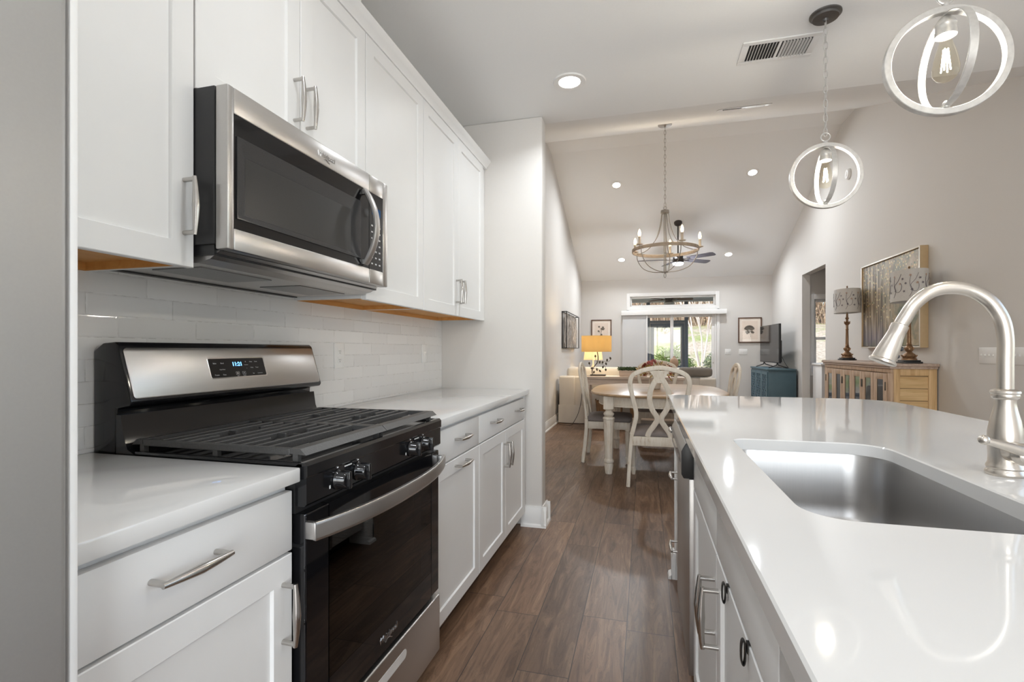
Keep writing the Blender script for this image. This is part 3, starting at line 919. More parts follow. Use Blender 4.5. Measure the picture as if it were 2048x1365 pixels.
# grates: two cast iron halves
GX0, GX1 = -1.262, -.746
ZG = .951
for (ga, gb) in ((RY0 + .012, RC - .0015), (RC + .0015, RY1 - .012)):
    g = MB()
    # outer frame: flat bars with a chamfered outer edge
    g.prism([(GX1, ZG - .014), (GX1 - .016, ZG), (GX1 - .044, ZG), (GX1 - .044, ZG - .012)], 'y', ga, gb)
    g.prism([(GX0, ZG - .014), (GX0 + .014, ZG), (GX0 + .034, ZG), (GX0 + .034, ZG - .012)], 'y', ga, gb)
    g.box(GX0 + .034, GX1 - .044, ga, ga + .014, ZG - .016, ZG, .002).box(GX0 + .034, GX1 - .044, gb - .014, gb, ZG - .016, ZG, .002)
    xm = (GX0 + GX1) / 2
    bars = [GX0 + .078 + .0408 * i for i in range(9)]
    for i, xx in enumerate(bars):
        if i in (2, 6):
            w = (gb - ga) * .30
            g.box(xx - .0045, xx + .0045, ga + .014, ga + w, ZG - .018, ZG, .002).box(xx - .0045, xx + .0045, gb - w, gb - .014, ZG - .018, ZG, .002)
        else:
            g.box(xx - .0045, xx + .0045, ga + .014, gb - .014, ZG - .018, ZG, .002)
    ym = (ga + gb) / 2
    for i in (1, 5):
        g.box(bars[i] + .0045, bars[i] + .030, ym - .004, ym + .004, ZG - .018, ZG - .001, .002).box(bars[i+2] - .030, bars[i+2] - .0045, ym - .004, ym + .004, ZG - .018, ZG - .001, .002)
    for xx in (GX0 + .03, xm, GX1 - .03):
        for yy in (ga + .008, gb - .008):
            g.box(xx - .007, xx + .007, yy - .006, yy + .006, .915, ZG - .01)
    g.build('grate', M['iron'], rg, False)
for xx in (bars[2], bars[6]):
    for yy in (RY0 + .012 + .183, RY1 - .012 - .183):
        br = MB().lathe([(.050, .9145), (.050, .920), (.034, .921), (.034, .928), (.001, .928)], (xx, yy, 0), 24).build('burner', M['galv'], rg)
        MB().lathe([(.036, .928), (.038, .931), (.036, .935), (.001, .936)], (xx, yy, 0), 24).build('burner_cap', M['iron'], br)

# wall plates on the backsplash
def plate_x(label, x, s, y, z, w, h, kind='outlet', n=1, name=None, cat='outlet', group=None):
    """cover plate on a wall facing s*X"""
    name = name or ('wall_outlet' if kind == 'outlet' else 'light_switch')
    t = thing(name, label, cat, (x, y, z), group)
    MB().box(x, x + s*.006, y - w/2, y + w/2, z - h/2, z + h/2, .002).build('cover_plate', M['white_plate'], t)
    if kind == 'outlet':
        for dz in (-.02, .02):
            r = MB().box(x + s*.005, x + s*.008, y - .014, y + .014, z + dz - .014, z + dz + .014, .003).build('receptacle', M['white_plate'], t)
            MB().box(x + s*.0078, x + s*.0083, y - .007, y - .005, z + dz - .003, z + dz + .005).box(x + s*.0078, x + s*.0083, y + .005, y + .007, z + dz - .003, z + dz + .005).box(x + s*.0078, x + s*.0083, y - .002, y + .002, z + dz - .010, z + dz - .006).build('slot', M['slot'], r, False)
    else:
        for i in range(n):
            yy = y + (i - (n - 1) / 2) * .046
            MB().box(x + s*.005, x + s*.0075, yy - .006, yy + .006, z - .014, z + .014).obox((x + s*.007, yy, z), (0, s, 0), (0, 0, 1), -.004, .004, -.002, .010, -.002, .009, .001).build('toggle', M['white_plate'], t)
    return t
XT = XL + .008
plate_x('white outlet on the tile backsplash beside the range', XT, 1, 2.02, 1.152, .075, .118)
plate_x('white switch plate on the tile backsplash near the end wall', XT, 1, 2.945, 1.155, .075, .118, 'switch', 1, cat='switch')
# ================================================================ ISLAND
IX0, IX1, IY0, IY1 = .130, 1.235, -.45, 3.070
SX0, SX1, SY0, SY1 = .252, .632, .875, 1.603
SR = (.07, .07, .09, .045)
def slab_with_hole(outer, hole, z0, z1, e=.003):
    bm = bmesh.new()
    def ring(f, z): return [bm.verts.new((x, y, z)) for x, y in f]
    oT, oM, oB = ring(outer(-e), z1), ring(outer(0), z1 - e), ring(outer(0), z0)
    hT, hM, hB = ring(hole(e), z1), ring(hole(0), z1 - e), ring(hole(0), z0)
    def skin(a, b):
        k = len(a)
        for i in range(k): bm.faces.new((a[i], a[(i+1) % k], b[(i+1) % k], b[i]))
    skin(oT, oM); skin(oM, oB); skin(hT, hM); skin(hM, hB)
    for a, b in ((oT, hT), (oB, hB)):
        es = []
        for lp in (a, b):
            for i in range(len(lp)):
                es.append(bm.edges.get((lp[i], lp[(i+1) % len(lp)])) or bm.edges.new((lp[i], lp[(i+1) % len(lp)])))
        bmesh.ops.triangle_fill(bm, use_beauty=True, edges=es)
    bmesh.ops.recalc_face_normals(bm, faces=bm.faces)
    mb = MB(); mb.bm.free(); mb.bm = bm
    return mb
RO = (.012, .012, .20, .012)
top = slab_with_hole(lambda g: rrect(IX0 - g, IX1 + g, IY0 - g, IY1 + g, tuple(max(.004, r + g) for r in RO), 10),
                     lambda g: rrect(SX0 - g, SX1 + g, SY0 - g, SY1 + g, tuple(r + g for r in SR), 10), .882, .914)
tag(top.build('island_countertop', M['quartz'], None), 'large white quartz island countertop with a sink cut into it', 'countertop')

sk = thing('sink', 'stainless undermount sink set into the white island countertop', 'sink', (.44, 1.24, .68))
loops = []
def srr(g, z): return [(x, y, z) for x, y in rrect(SX0 - g, SX1 + g, SY0 - g, SY1 + g, tuple(max(.01, r + g) for r in SR), 8)]
for g, z in ((.018, .8815), (.004, .8815), (.003, .878), (.000, .74), (-.004, .705), (-.014, .688), (-.030, .680), (-.09, .676)):
    loops.append(srr(g, z))
MB().rings(loops, False, True).build('basin', M['steel_sink'], sk, True, 50)
MB().lathe([(.056, .6775), (.056, .6795), (.045, .680), (.040, .674), (.001, .674)], (.46, 1.28, 0), 24).build('drain', M['chrome'], sk)

ib = thing('sink_cabinet', 'white island sink cabinet with two doors below two false fronts', 'cabinet', (.45, 1.19, 0), 'white island cabinets')
FI = .155
def island_cab(t, y0, y1):
    b = MB()
    b.box(FI + .021, .80, y0, y0 + .016, .10, .880).box(FI + .021, .80, y1 - .016, y1, .10, .880).box(FI + .021, .80, y0 + .016, y1 - .016, .10, .116)
    b.box(.79, .80, y0 + .016, y1 - .016, .116, .88).box(FI + .021, FI + .041, y0 + .016, y1 - .016, .84, .88).box(FI + .021, FI + .041, y0 + .016, y1 - .016, .715, .745)
    b.build('carcass', M['cabinet'], t, False)
    MB().box(FI + .10, FI + .115, y0, y1, 0, .10).build('toe_kick', M['black_satin'], t, False)
island_cab(ib, .655, 1.718)
YM = 1.187
for ya, yb in ((.657, YM - .0015), (YM + .0015, 1.716)):
    MB().box(FI, FI + .02, ya, yb, ZG1, ZT, .0022).build('false_front', M['cabinet'], ib)
for ya, yb, hy in ((.657, YM - .0015, YM - .030), (YM + .0015, 1.716, YM + .030)):
    dr = shaker(MB(), FI, -1, ya, yb, Z0, ZG0).build('door', M['cabinet'], ib)
    knob_pull(dr, (FI, hy, .590), (0, 0, 1), (-1, 0, 0), .135)
nc = thing('island_cabinet', 'white island cabinet nearest the camera with a drawer over a door', 'cabinet', (.45, .1, 0), 'white island cabinets')
island_cab(nc, -.42, .652)
for ya, yb in ((-.418, .115), (.118, .650)):
    MB().box(FI, FI + .02, ya, yb, ZG1, ZT, .0022).build('drawer_front', M['cabinet'], nc)
    shaker(MB(), FI, -1, ya, yb, Z0, ZG0).build('door', M['cabinet'], nc)
dc = thing('drawer_cabinet', 'narrow white island drawer cabinet beyond the dishwasher', 'cabinet', (.45, 2.5, 0), 'white island cabinets')
island_cab(dc, 2.334, 2.660)
for za, zb, hz in ((ZG1, ZT, .795), (.418, ZG0, .575), (Z0, .414, .235)):
    dr = MB().box(FI, FI + .02, 2.336, 2.658, za, zb, .0022).build('drawer_front', M['cabinet'], dc)
    knob_pull(dr, (FI, 2.497, hz), (0, 1, 0), (-1, 0, 0), .14)
ep = thing('island_end_panel', 'white panel with baseboard at the far end of the island', 'panel', (.5, 2.69, 0))
MB().box(FI - .006, .83, 2.662, 2.722, 0, .881, .002).build('panel', M['cabinet'], ep)
bb = MB()
base_profile(bb, 'x', FI - .022, .86, 2.722, 1)
base_profile(bb, 'y', 2.665, 2.74, FI - .006, -1)
bb.build('base_moulding', M['trim'], ep)
bk = thing('island_back_panel', 'white back panel under the far overhang of the island', 'panel', (.82, 1.1, 0))
MB().box(.802, .83, -.42, 2.660, 0, .881, .002).build('panel', M['cabinet'], bk)
base_profile(MB(), 'y', -.42, 2.660, .83, 1).build('base_moulding', M['trim'], bk)

dwm = thing('dishwasher', 'stainless dishwasher with dark handle strip built into the island', 'dishwasher', (.4, 2.03, 0))
MB().box(.172, .75, 1.724, 2.328, .02, .868).build('tub_body', M['black_satin'], dwm, False)
ddo = MB().box(.141, .172, 1.724, 2.328, .105, .752, .003).build('door', M['steel_v'], dwm)
cpnl = MB().prism([(.172, .758), (.126, .758), (.119, .770), (.119, .842), (.132, .868), (.172, .868)], 'y', 1.7255, 2.3265, .002).build('control_panel', M['steel_v'], ddo)
MB().prism([(.172, .755), (.124, .755), (.117, .768), (.117, .844), (.131, .870), (.172, .870)], 'y', 1.719, 1.7265, .0015).build('end_cap', M['black_satin'], ddo)
MB().box(.1185, .1195, 1.80, 2.25, .79, .815).build('key_strip', M['black_glass'], cpnl, False)
MB().box(.20, .215, 1.724, 2.328, 0, .10).build('toe_kick', M['black_satin'], dwm, False)

def door_hook(label, y):
    t = thing('over_door_hook', label, 'hook', (FI, y, ZG0), 'dark metal loops over the sink cabinet doors')
    pts = [(FI + .022, y, ZG0 - .030), (FI + .022, y, ZG0 + .0022), (FI - .002, y, ZG0 + .0022), (FI - .002, y, ZG0 - .012)]
    MB().strip(pts, (0, 1, 0), .0010, .007).build('strap', M['dark_metal'], t)
    q = []
    for i in range(24):
        a = 2 * math.pi * i / 24
        q.append((FI - .0075 + .0030 * math.cos(a), y, ZG0 - .013 + .019 * math.copysign(abs(math.sin(a)) ** .7, math.sin(a))))
    MB().strip(q, (0, 1, 0), .0013, .0055, closed=True).build('loop', M['dark_metal'], t)
    return t
door_hook('dark metal hook over the sink cabinet door, the farther of two', 1.030)
door_hook('dark metal hook over the sink cabinet door, the nearer of two', .835)

# faucet
fc = thing('faucet', 'brushed nickel gooseneck pull-down faucet on the island beside the sink', 'faucet', (.735, 1.278, .914))
FX, FY = .735, 1.278
MB().lathe([(r_ * .85, z_) for r_, z_ in ((.037, .914), (.039, .917), (.039, .921), (.036, .925), (.035, .928), (.037, .931), (.036, .935), (.033, .94), (.0325, .955), (.0345, .985), (.0335, 1.005), (.029, 1.030), (.023, 1.052), (.0205, 1.066), (.0215, 1.074), (.026, 1.077), (.0275, 1.081), (.0265, 1.085), (.029, 1.088), (.028, 1.092), (.020, 1.096))], (FX, FY, 0), 36).build('body', M['nickel'], fc)
def lift_px(u, v, Y):
    k = (u - 1024) / 990.0
    c, s = math.cos(math.radians(15)), math.sin(math.radians(15))
    X = Y * (k * c - s) / (c + k * s)
    d = Y * c - X * s
    return Vector((X, Y, CAM_Z - (v - 700.5) * d / 990.0))
neck = [(.735, FY, 1.092), (.735, FY, 1.15), (.735, FY, 1.205), (.727, FY, 1.247), (.704, FY, 1.285), (.668, FY, 1.308), (.628, FY, 1.312), (.598, FY, 1.302), (.572, FY, 1.279), (.556, FY, 1.252), (.545, FY, 1.232)]
MB().tube(spline(neck, 8), .0138, 24).build('gooseneck', M['nickel'], fc, True, 60)
hd0, hd1 = Vector((.546, FY, 1.2345)), Vector((.510, FY, 1.150))
ax = (hd1 - hd0).normalized()
RM = ax.to_track_quat('Z', 'Y').to_matrix().to_4x4()
L_ = (hd1 - hd0).length
head = MB().lathe([(.0140, 0), (.0168, .002), (.0168, .012), (.0160, .016), (.0172, .03), (.0212, L_ * .62), (.0232, L_ * .86), (.0232, L_ * .9), (.0268, L_ * .93), (.0268, L_ * .98), (.024, L_), (.001, L_)], hd0, 32, M=RM)
ho = head.build('spray_head', M['nickel'], fc)
sd = Vector((0.92, 0, -0.39)).normalized()
b = MB()
for tt in (.050, .068):
    p = hd0 + ax * tt + Vector((-ax.z, 0, ax.x)).normalized() * (-.0205)
    q = hd0 + ax * tt - Vector((-ax.z, 0, ax.x)).normalized() * (-.0205)
    b.ball(q if q.x > p.x else p, (.006, .008, .006), 10, 6)
b.build('spray_button', M['black_satin'], ho)
MB().lathe([(.021, 0), (.022, .004), (.021, .010), (.0212, .03), (.023, .034), (.021, .040), (.017, .050), (.008, .055)], (FX, FY - .020, .968), 28, M=Matrix.Rotation(math.radians(90), 4, 'X')).build('valve', M['nickel'], fc)
lv = [(.742, 1.214, .966), (.722, 1.212, .977), (.700, 1.210, .985), (.678, 1.208, .991), (.662, 1.207, .996)]
MB().tube(spline(lv, 6), [.0115 - .0045 * i / 24 for i in range(25)], 14).ball((.659, 1.207, .997), .0098, 14, 10).build('lever', M['nickel'], fc)

# ================================================================ CEILING FIXTURES
can_label = {}
def recessed(label, x, y, z, normal, power, col=(.90, .955, 1.0), name='recessed_light', spread=165):
    t = thing(name, label, 'ceiling light', (x, y, z), 'recessed ceiling lights')
    n = Vector(normal).normalized()
    q = n.to_track_quat('Z', 'Y').to_matrix().to_4x4()
    MB().lathe([(.060, .001), (.064, .006), (.092, .008), (.096, .003), (.096, -.002)], (x, y, z), 32, M=q, caps=False).build('trim_ring', M['trim'], t)
    MB().lathe([(.062, .0005), (.062, .003), (.03, .004), (.001, .004)], (x, y, z), 28, M=q).build('lens', M['lens'], t)
    lamp('can_light', 'AREA', t, Vector((x, y, z)) + n * .014, power, col, .12, n.to_track_quat('-Z', 'Y').to_euler(), math.radians(spread))
    return t
DN = (0, 0, -1)
FS = (0, -.3893, -1)
NS = (0, .3904, -1)
recessed('recessed light in the flat kitchen ceiling by the end wall', -.422, 2.866, H, DN, POWER['can'], spread=140)
recessed('added recessed light out of view over the kitchen aisle above the photographer', -.422, .95, H, DN, POWER['can'] * .65, spread=140)  # unseen can, added to brighten the aisle and left counter
recessed('added recessed light out of view over the kitchen aisle behind the photographer', -.422, -1.0, H, DN, POWER['can'], spread=140)  # unseen can, added behind the camera for more kitchen light
recessed('added recessed light out of view at the far right of the kitchen behind the photographer', 1.95, -1.0, H, DN, POWER['can'], spread=140)  # another unseen can added for light from behind the camera
def zf(y): return 2.74 + .3893 * (YB - y)
for lb, x, y in (('upper recessed light on the sloped ceiling near the wall with the wire art', -.447, 8.314),
                 ('upper recessed light on the sloped ceiling near the wall with the painting', 1.60, 8.29),
                 ('lower recessed light on the sloped ceiling above the glowing drum lamp', -.462, 10.49),
                 ('lower recessed light on the sloped ceiling above the television side', 1.588, 10.47)):
    recessed(lb, x, y, zf(y), FS, POWER['vault'])

# supply vents
def vent(label, O, A, B, L, Wd, shut_from=.5):
    t = thing('ceiling_vent', label, 'vent', O)
    O = Vector(O); A = Vector(A).normalized(); B = Vector(B).normalized()
    f = MB()
    f.obox(O, A, B, -L/2, L/2, -Wd/2, -Wd/2 + .028, 0, .006, .002).obox(O, A, B, -L/2, L/2, Wd/2 - .028, Wd/2, 0, .006, .002)
    f.obox(O, A, B, -L/2, -L/2 + .034, -Wd/2 + .028, Wd/2 - .028, 0, .006, .002).obox(O, A, B, L/2 - .034, L/2, -Wd/2 + .028, Wd/2 - .028, 0, .006, .002)
    f.obox(O, A, B, -.006, .006, -Wd/2 + .028, Wd/2 - .028, 0, .006)
    fr = f.build('frame', M['trim'], t)
    MB().obox(O, A, B, -L/2 + .034, L/2 - .034, -Wd/2 + .028, Wd/2 - .028, .0005, .0012).build('duct_opening', M['slot'], t, False)
    n = 9
    N = A.cross(B)
    for half in (0, 1):
        for i in range(n):
            a = (-L/2 + .040 + (L/2 - .05) * (i + .5) / n) if half == 0 else (.010 + (L/2 - .05) * (i + .5) / n)
            tilt = -.55 if half == 0 else .55
            D = (A * math.sin(tilt) + N * math.cos(tilt)).normalized()
            MB().obox(O + A * a + N * .003, D, B, -.0095, .0095, -Wd/2 + .028, Wd/2 - .028, -.0006, .0006).build('slat', M['trim'], t, False)
    return t
vent('white ceiling vent with open and angled slats in the flat kitchen ceiling', (.665, 2.835, H), (-1, 0, 0), (0, 1, 0), .36, .205)
yv = 4.05
vent('white vent seen edge on in the sloped ceiling beside the chandelier chain', (.72, yv, 2.74 + .3904 * (yv - YE1)), (-1, 0, 0), (0, 1, .3904), .36, .16)

def chain(mb, top, bottom, r=.0125, wire=.0022, pitch=.033):
    top, bottom = Vector(top), Vector(bottom)
    L = (top - bottom).length
    n = max(2, round(L / pitch))
    p = L / n
    for i in range(n):
        c = top + (bottom - top) * ((i + .5) / n)
        lk = []
        hh = p * .5 + wire * 1.2
        for j in range(14):
            t = 2 * math.pi * j / 14
            a = r * .62 * math.cos(t)
            zz = hh * math.copysign(abs(math.sin(t)) ** .75, math.sin(t))
            lk.append(c + (Vector((a, 0, zz)) if i % 2 else Vector((0, a, zz))))
        mb.tube(lk, wire, 6, closed=True)
    return mb

def hoop(mb, c, R, w, t, plane, n=64):
    """flat ring: radial thickness t, axial width w; plane = axis of the hoop"""
    c = Vector(c)
    ax = Vector(plane).normalized()
    e1 = Vector((0, 0, 1)) if abs(ax.z) < .9 else Vector((1, 0, 0))
    e2 = ax.cross(e1).normalized()
    e1 = e2.cross(ax).normalized()
    loops = []
    for i in range(n):
        a = 2 * math.pi * i / n
        d = e1 * math.cos(a) + e2 * math.sin(a)
        b = min(.0015, t * .3)
        sec = [(-t/2 + b, -w/2), (t/2 - b, -w/2), (t/2, -w/2 + b), (t/2, w/2 - b), (t/2 - b, w/2), (-t/2 + b, w/2), (-t/2, w/2 - b), (-t/2, -w/2 + b)]
        loops.append([c + d * (R + q[0]) + ax * q[1] for q in sec])
    return mb.rings(loops, closed=True)

def pendant(label, x, y):
    t = thing('pendant_light', label, 'pendant light', (x, y, 1.988), 'orb pendant lights over the island')
    zc = 1.988
    MB().lathe([(.066, H), (.066, H - .006), (.055, H - .010), (.054, H - .020), (.012, H - .024), (.010, H - .034), (.003, H - .036)], (x, y, 0), 32).build('canopy', plain('pewter', (0.20, 0.195, 0.19, 1), 0.4, 0.9, nscale=60), t)
    chain(MB(), (x, y, H - .030), (x, y, zc + .185)).build('chain', M['galv'], t)
    lp = MB()
    lp.tube([(x + .019 * math.cos(a), y, zc + .180 + .019 * math.sin(a)) for a in [2*math.pi*i/24 for i in range(24)]], .0032, 8, closed=True)
    lp.tube([(x, y, zc + .165), (x, y, zc + .135)], .004, 8).lathe([(.009, zc + .152), (.009, zc + .160), (.004, zc + .164)], (x, y, 0), 14)
    lp.build('hanging_loop', M['galv'], t)
    hoop(MB(), (x, y, zc), .143, .020, .018, (0, 1, 0)).build('outer_ring', M['galv'], t)
    hoop(MB(), (x, y, zc), .126, .020, .004, (1, 0, 0)).build('inner_ring', M['galv'], t)
    so = MB().lathe([(.006, zc + .135), (.010, zc + .124), (.016, zc + .118), (.0235, zc + .108), (.025, zc + .100), (.0235, zc + .098), (.0235, zc + .085), (.025, zc + .083), (.025, zc + .070), (.022, zc + .068), (.019, zc + .068)], (x, y, 0), 28).build('socket', M['galv'], t)
    MB().lathe([(.004, zc - .134), (.009, zc - .130), (.009, zc - .118), (.004, zc - .112)], (x, y, 0), 12).build('lower_nut', M['galv'], t)
    prof = [(.013, zc + .070), (.014, zc + .055), (.020, zc + .035), (.0275, zc + .005), (.031, zc - .018), (.030, zc - .036), (.022, zc - .050), (.010, zc - .057), (.001, zc - .059)]
    bo = MB().lathe(prof, (x, y, 0), 28, caps=False).build('bulb', M['bulb_glass'], t)
    fm = MB()
    for j in range(4):
        a = math.pi / 4 + j * math.pi / 2
        fm.tube([(x + .005 * math.cos(a), y + .005 * math.sin(a), zc + .034), (x + .011 * math.cos(a), y + .011 * math.sin(a), zc - .028)], .0016, 6)
    fm.build('filament', M['filament'], bo)
    lamp('bulb_light', 'POINT', t, (x, y, zc + .002), POWER['pendant'], (1.0, .985, .96), .022)
    return t
pendant('double ring pendant hanging farther away, its whole chain and canopy in view', .812, 2.599)
pendant('double ring pendant nearest the camera, large against the ceiling', .8154, 1.655)
pendant('double ring pendant added above the frame to light the near end of the island', .8154, .72)  # unseen third pendant continuing the row, added to light the island

# chandelier over the dining table
M['champagne'] = plain('champagne_metal', (0.36, 0.335, 0.305, 1), 0.40, 0.85, nscale=40, namt=0.12)
M['whitewash'] = wood('whitewashed_band', srgb(156, 140, 122), srgb(190, 174, 156), axis=0, rough=0.6)
M['sleeve'] = plain('candle_sleeve', (0.62, 0.53, 0.42, 1), 0.5, nscale=40)
CX, CY = .207, 5.45
ch = thing('chandelier', 'wagon wheel chandelier with candle bulbs over the dining table', 'chandelier', (CX, CY, 2.23))
zcan = 2.74 + .3904 * (CY - YE1)
MB().lathe([(.070, zcan + .03), (.070, zcan - .012), (.012, zcan - .016), (.010, zcan - .03)], (CX, CY, 0), 28).build('canopy', M['champagne'], ch)
chain(MB(), (CX, CY, zcan - .026), (CX, CY, 2.685), .014, .0026, .042).build('chain', M['champagne'], ch)
MB().tube([(CX + .016 * math.cos(a), CY, 2.675 + .016 * math.sin(a)) for a in [2*math.pi*i/20 for i in range(20)]], .003, 6, closed=True).lathe([(.006, 2.66), (.012, 2.652), (.042, 2.648), (.044, 2.620), (.036, 2.614), (.004, 2.612)], (CX, CY, 0), 24).build('collar', M['champagne'], ch)
stem = MB()
for dx in (-.008, .008): stem.tube([(CX + dx, CY, 2.62), (CX + dx, CY, 1.995)], .0055, 8)
stem.lathe([(.034, 1.993), (.036, 1.998), (.014, 2.004)], (CX, CY, 0), 20)
stem.tube([(CX + .010 * math.cos(a), CY, 1.963 + .024 * math.sin(a)) for a in [2*math.pi*i/20 for i in range(20)]], .0035, 6, closed=True)
stem.tube([(CX, CY, 1.993), (CX, CY, 1.986)], .006, 8)
stem.build('stem', M['champagne'], ch)
hoop(MB(), (CX, CY, 2.228), .334, .034, .008, (0, 0, 1), 72).build('wheel_band', M['whitewash'], ch)
for k in range(5):
    a = math.radians(-65 + 72 * k)
    e = Vector((math.cos(a), math.sin(a), 0))
    O = Vector((CX, CY, 0))
    up = [O + e * .036 + Vector((0, 0, 2.615)), O + e * .055 + Vector((0, 0, 2.50)), O + e * .10 + Vector((0, 0, 2.37)), O + e * .18 + Vector((0, 0, 2.275)), O + e * .27 + Vector((0, 0, 2.235)), O + e * .334 + Vector((0, 0, 2.232))]
    MB().tube(spline(up, 6), .0042, 8).build('upper_rod', M['champagne'], ch)
    lo = [O + e * .330 + Vector((0, 0, 2.222)), O + e * .318 + Vector((0, 0, 2.15)), O + e * .25 + Vector((0, 0, 2.06)), O + e * .14 + Vector((0, 0, 2.012)), O + e * .02 + Vector((0, 0, 1.998))]
    MB().tube(spline(lo, 6), .0042, 8).build('lower_rod', M['champagne'], ch)
    c = O + e * .352
    cd = MB().lathe([(.004, 2.244), (.010, 2.249), (.034, 2.254), (.035, 2.259), (.013, 2.260), (.0125, 2.335), (.010, 2.337)], (c.x, c.y, 0), 18).tube([c - e * .02 + Vector((0, 0, 2.232)), c + Vector((0, 0, 2.246))], .004, 6).build('candle_holder', M['sleeve'], ch)
    MB().lathe([(.008, 2.335), (.012, 2.345), (.0155, 2.362), (.0125, 2.385), (.006, 2.405), (.001, 2.412)], (c.x, c.y, 0), 16).build('bulb', M['candle_bulb'], cd)
    lamp('candle_light', 'POINT', ch, (c.x, c.y, 2.372), POWER['candle'], (1.0, .84, .64), .016)

# ceiling fan in the living room
M['fan_brown'] = plain('dark_bronze_fan', (0.045, 0.036, 0.032, 1), 0.45, 0.4, nscale=30)
M['fan_blade'] = wood('fan_blade_wood', srgb(76, 74, 82), srgb(104, 102, 112), axis=0, rough=0.45)
def ceiling_fan(label, x, y, ztop, zhub, R, nb, tilt0, blade_mat, slope, light_mat, power, name='ceiling_fan', bowl=False):
    t = thing(name, label, 'fan', (x, y, zhub))
    MB().lathe([(.070, ztop + .03), (.070, ztop - .02), (.055, ztop - .05), (.018, ztop - .07)], (x, y, 0), 24).build('canopy', M['fan_brown'], t)
    MB().lathe([(.012, ztop - .06), (.012, zhub + .09)], (x, y, 0), 14).build('downrod', M['fan_brown'], t)
    MB().lathe([(.020, zhub + .10), (.06, zhub + .085), (.098, zhub + .06), (.100, zhub - .03), (.090, zhub - .05)], (x, y, 0), 28).build('motor', M['fan_brown'], t)
    if bowl: prof = [(.10, zhub - .05), (.135, zhub - .075), (.12, zhub - .12), (.07, zhub - .155), (.012, zhub - .168), (.012, zhub - .19), (.001, zhub - .195)]
    else: prof = [(.088, zhub - .048), (.094, zhub - .058), (.086, zhub - .085), (.05, zhub - .10), (.001, zhub - .104)]
    MB().lathe(prof, (x, y, 0), 28).build('light_bowl', light_mat, t)
    for k in range(nb):
        a = tilt0 + 2 * math.pi * k / nb
        e = Vector((math.cos(a), math.sin(a), 0)); f = Vector((-math.sin(a), math.cos(a), 0))
        g = (f * math.cos(.24) - Vector((0, 0, 1)) * math.sin(.24))
        O = Vector((x, y, zhub + .012))
        bl = MB()
        pl = [(.19, -.045), (.30, -.062), (R - .05, -.070), (R - .01, -.055), (R, -.02), (R, .02), (R - .01, .055), (R - .05, .070), (.30, .062), (.19, .045)]
        lo = [O + e * p[0] + g * p[1] for p in pl]
        n = e.cross(g)
        bl.rings([[p - n * .004 for p in lo], [p + n * .004 for p in lo]])
        bo = bl.build('blade', blade_mat, t)
        MB().obox(O, e, g, .08, .24, -.016, .016, -.012, -.004, .002).build('blade_arm', M['fan_brown'], bo)
    if power: lamp('fan_light', 'POINT', t, (x, y, zhub - .16), power, (.92, .95, 1.0), .07)
    return t
ceiling_fan('dark ceiling fan with a lit bowl hanging from the sloped ceiling', .581, 9.387, zf(9.387), 2.80, .70, 5, math.radians(36), M['fan_blade'], 0, M['fan_lens'], POWER['fan'])
# ================================================================ DINING
M['chair_paint'] = None
def antique():
    n = NT('antique_cream_paint')
    co = n.coords()
    no = n.noise(n.scaled(co, (6, 6, 1.2)), 9.0, 6.0, 0.65)
    c = n.ramp(no.outputs[0], [(0.28, srgb(188, 168, 142)), (0.38, srgb(214, 203, 187)), (0.6, srgb(224, 216, 203))])
    n.principled(c, 0.5, normal=n.bump(no.outputs[0], 0.1, 0.003))
    return n.m
M['chair_paint'] = antique()
def fabric(name, a, b, scale=240):
    n = NT(name)
    no = n.noise(n.coords(), scale, 3.0)
    n2 = n.noise(n.coords(), 9.0, 3.0)
    c = n.mix(n.math('MULTIPLY_ADD', n2.outputs[0], .5, n.math('MULTIPLY', no.outputs[0], .5)), a, b)
    n.principled(c, 0.9, spec=0.15, normal=n.bump(no.outputs[0], 0.15, 0.002))
    return n.m
M['seat_cloth'] = fabric('taupe_seat_cloth', srgb(108, 100, 98), srgb(150, 142, 138))
def tabletop():
    n = NT('limed_oak_tabletop')
    co = n.coords()
    x, y, z = n.xyz(co)
    no = n.noise(n.scaled(co, (1.2, 14, 14)), 3.0, 6.0, 0.6, 0.5)
    pl = n.node('ShaderNodeTexWhiteNoise', {'W': n.math('FLOOR', n.math('DIVIDE', y, .12))}, noise_dimensions='1D').outputs[0]
    c = n.ramp(no.outputs[0], [(0.3, srgb(140, 112, 82)), (0.7, srgb(186, 154, 116))])
    c = n.mix(n.math('MULTIPLY', pl, .3), c, srgb(206, 186, 160))
    n.principled(c, 0.3, spec=0.5, normal=n.bump(no.outputs[0], 0.06, 0.002))
    return n.m
M['tabletop'] = tabletop()
TX, TY = .125, 5.43
def superell(a, b, p, n=72, cx=TX, cy=TY):
    out = []
    for i in range(n):
        t = 2 * math.pi * i / n
        c, s = math.cos(t), math.sin(t)
        out.append((cx + a * math.copysign(abs(c) ** (2/p), c), cy + b * math.copysign(abs(s) ** (2/p), s)))
    return out
tb = thing('dining_table', 'cream painted dining table with a pale wood top and fluted legs', 'table', (TX, TY, 0))
def lp(a, b, z, p=3.2): return [(q[0], q[1], z) for q in superell(a, b, p)]
MB().rings([lp(.640, .800, .738), (lp(.662, .822, .744)), lp(.668, .828, .754), lp(.662, .822, .763), lp(.650, .810, .768)]).build('tabletop', M['tabletop'], tb, True, 30)
MB().rings([lp(.580, .740, .640), lp(.588, .748, .642), lp(.588, .748, .656), lp(.582, .742, .660), lp(.582, .742, .738)]).build('apron', M['chair_paint'], tb)
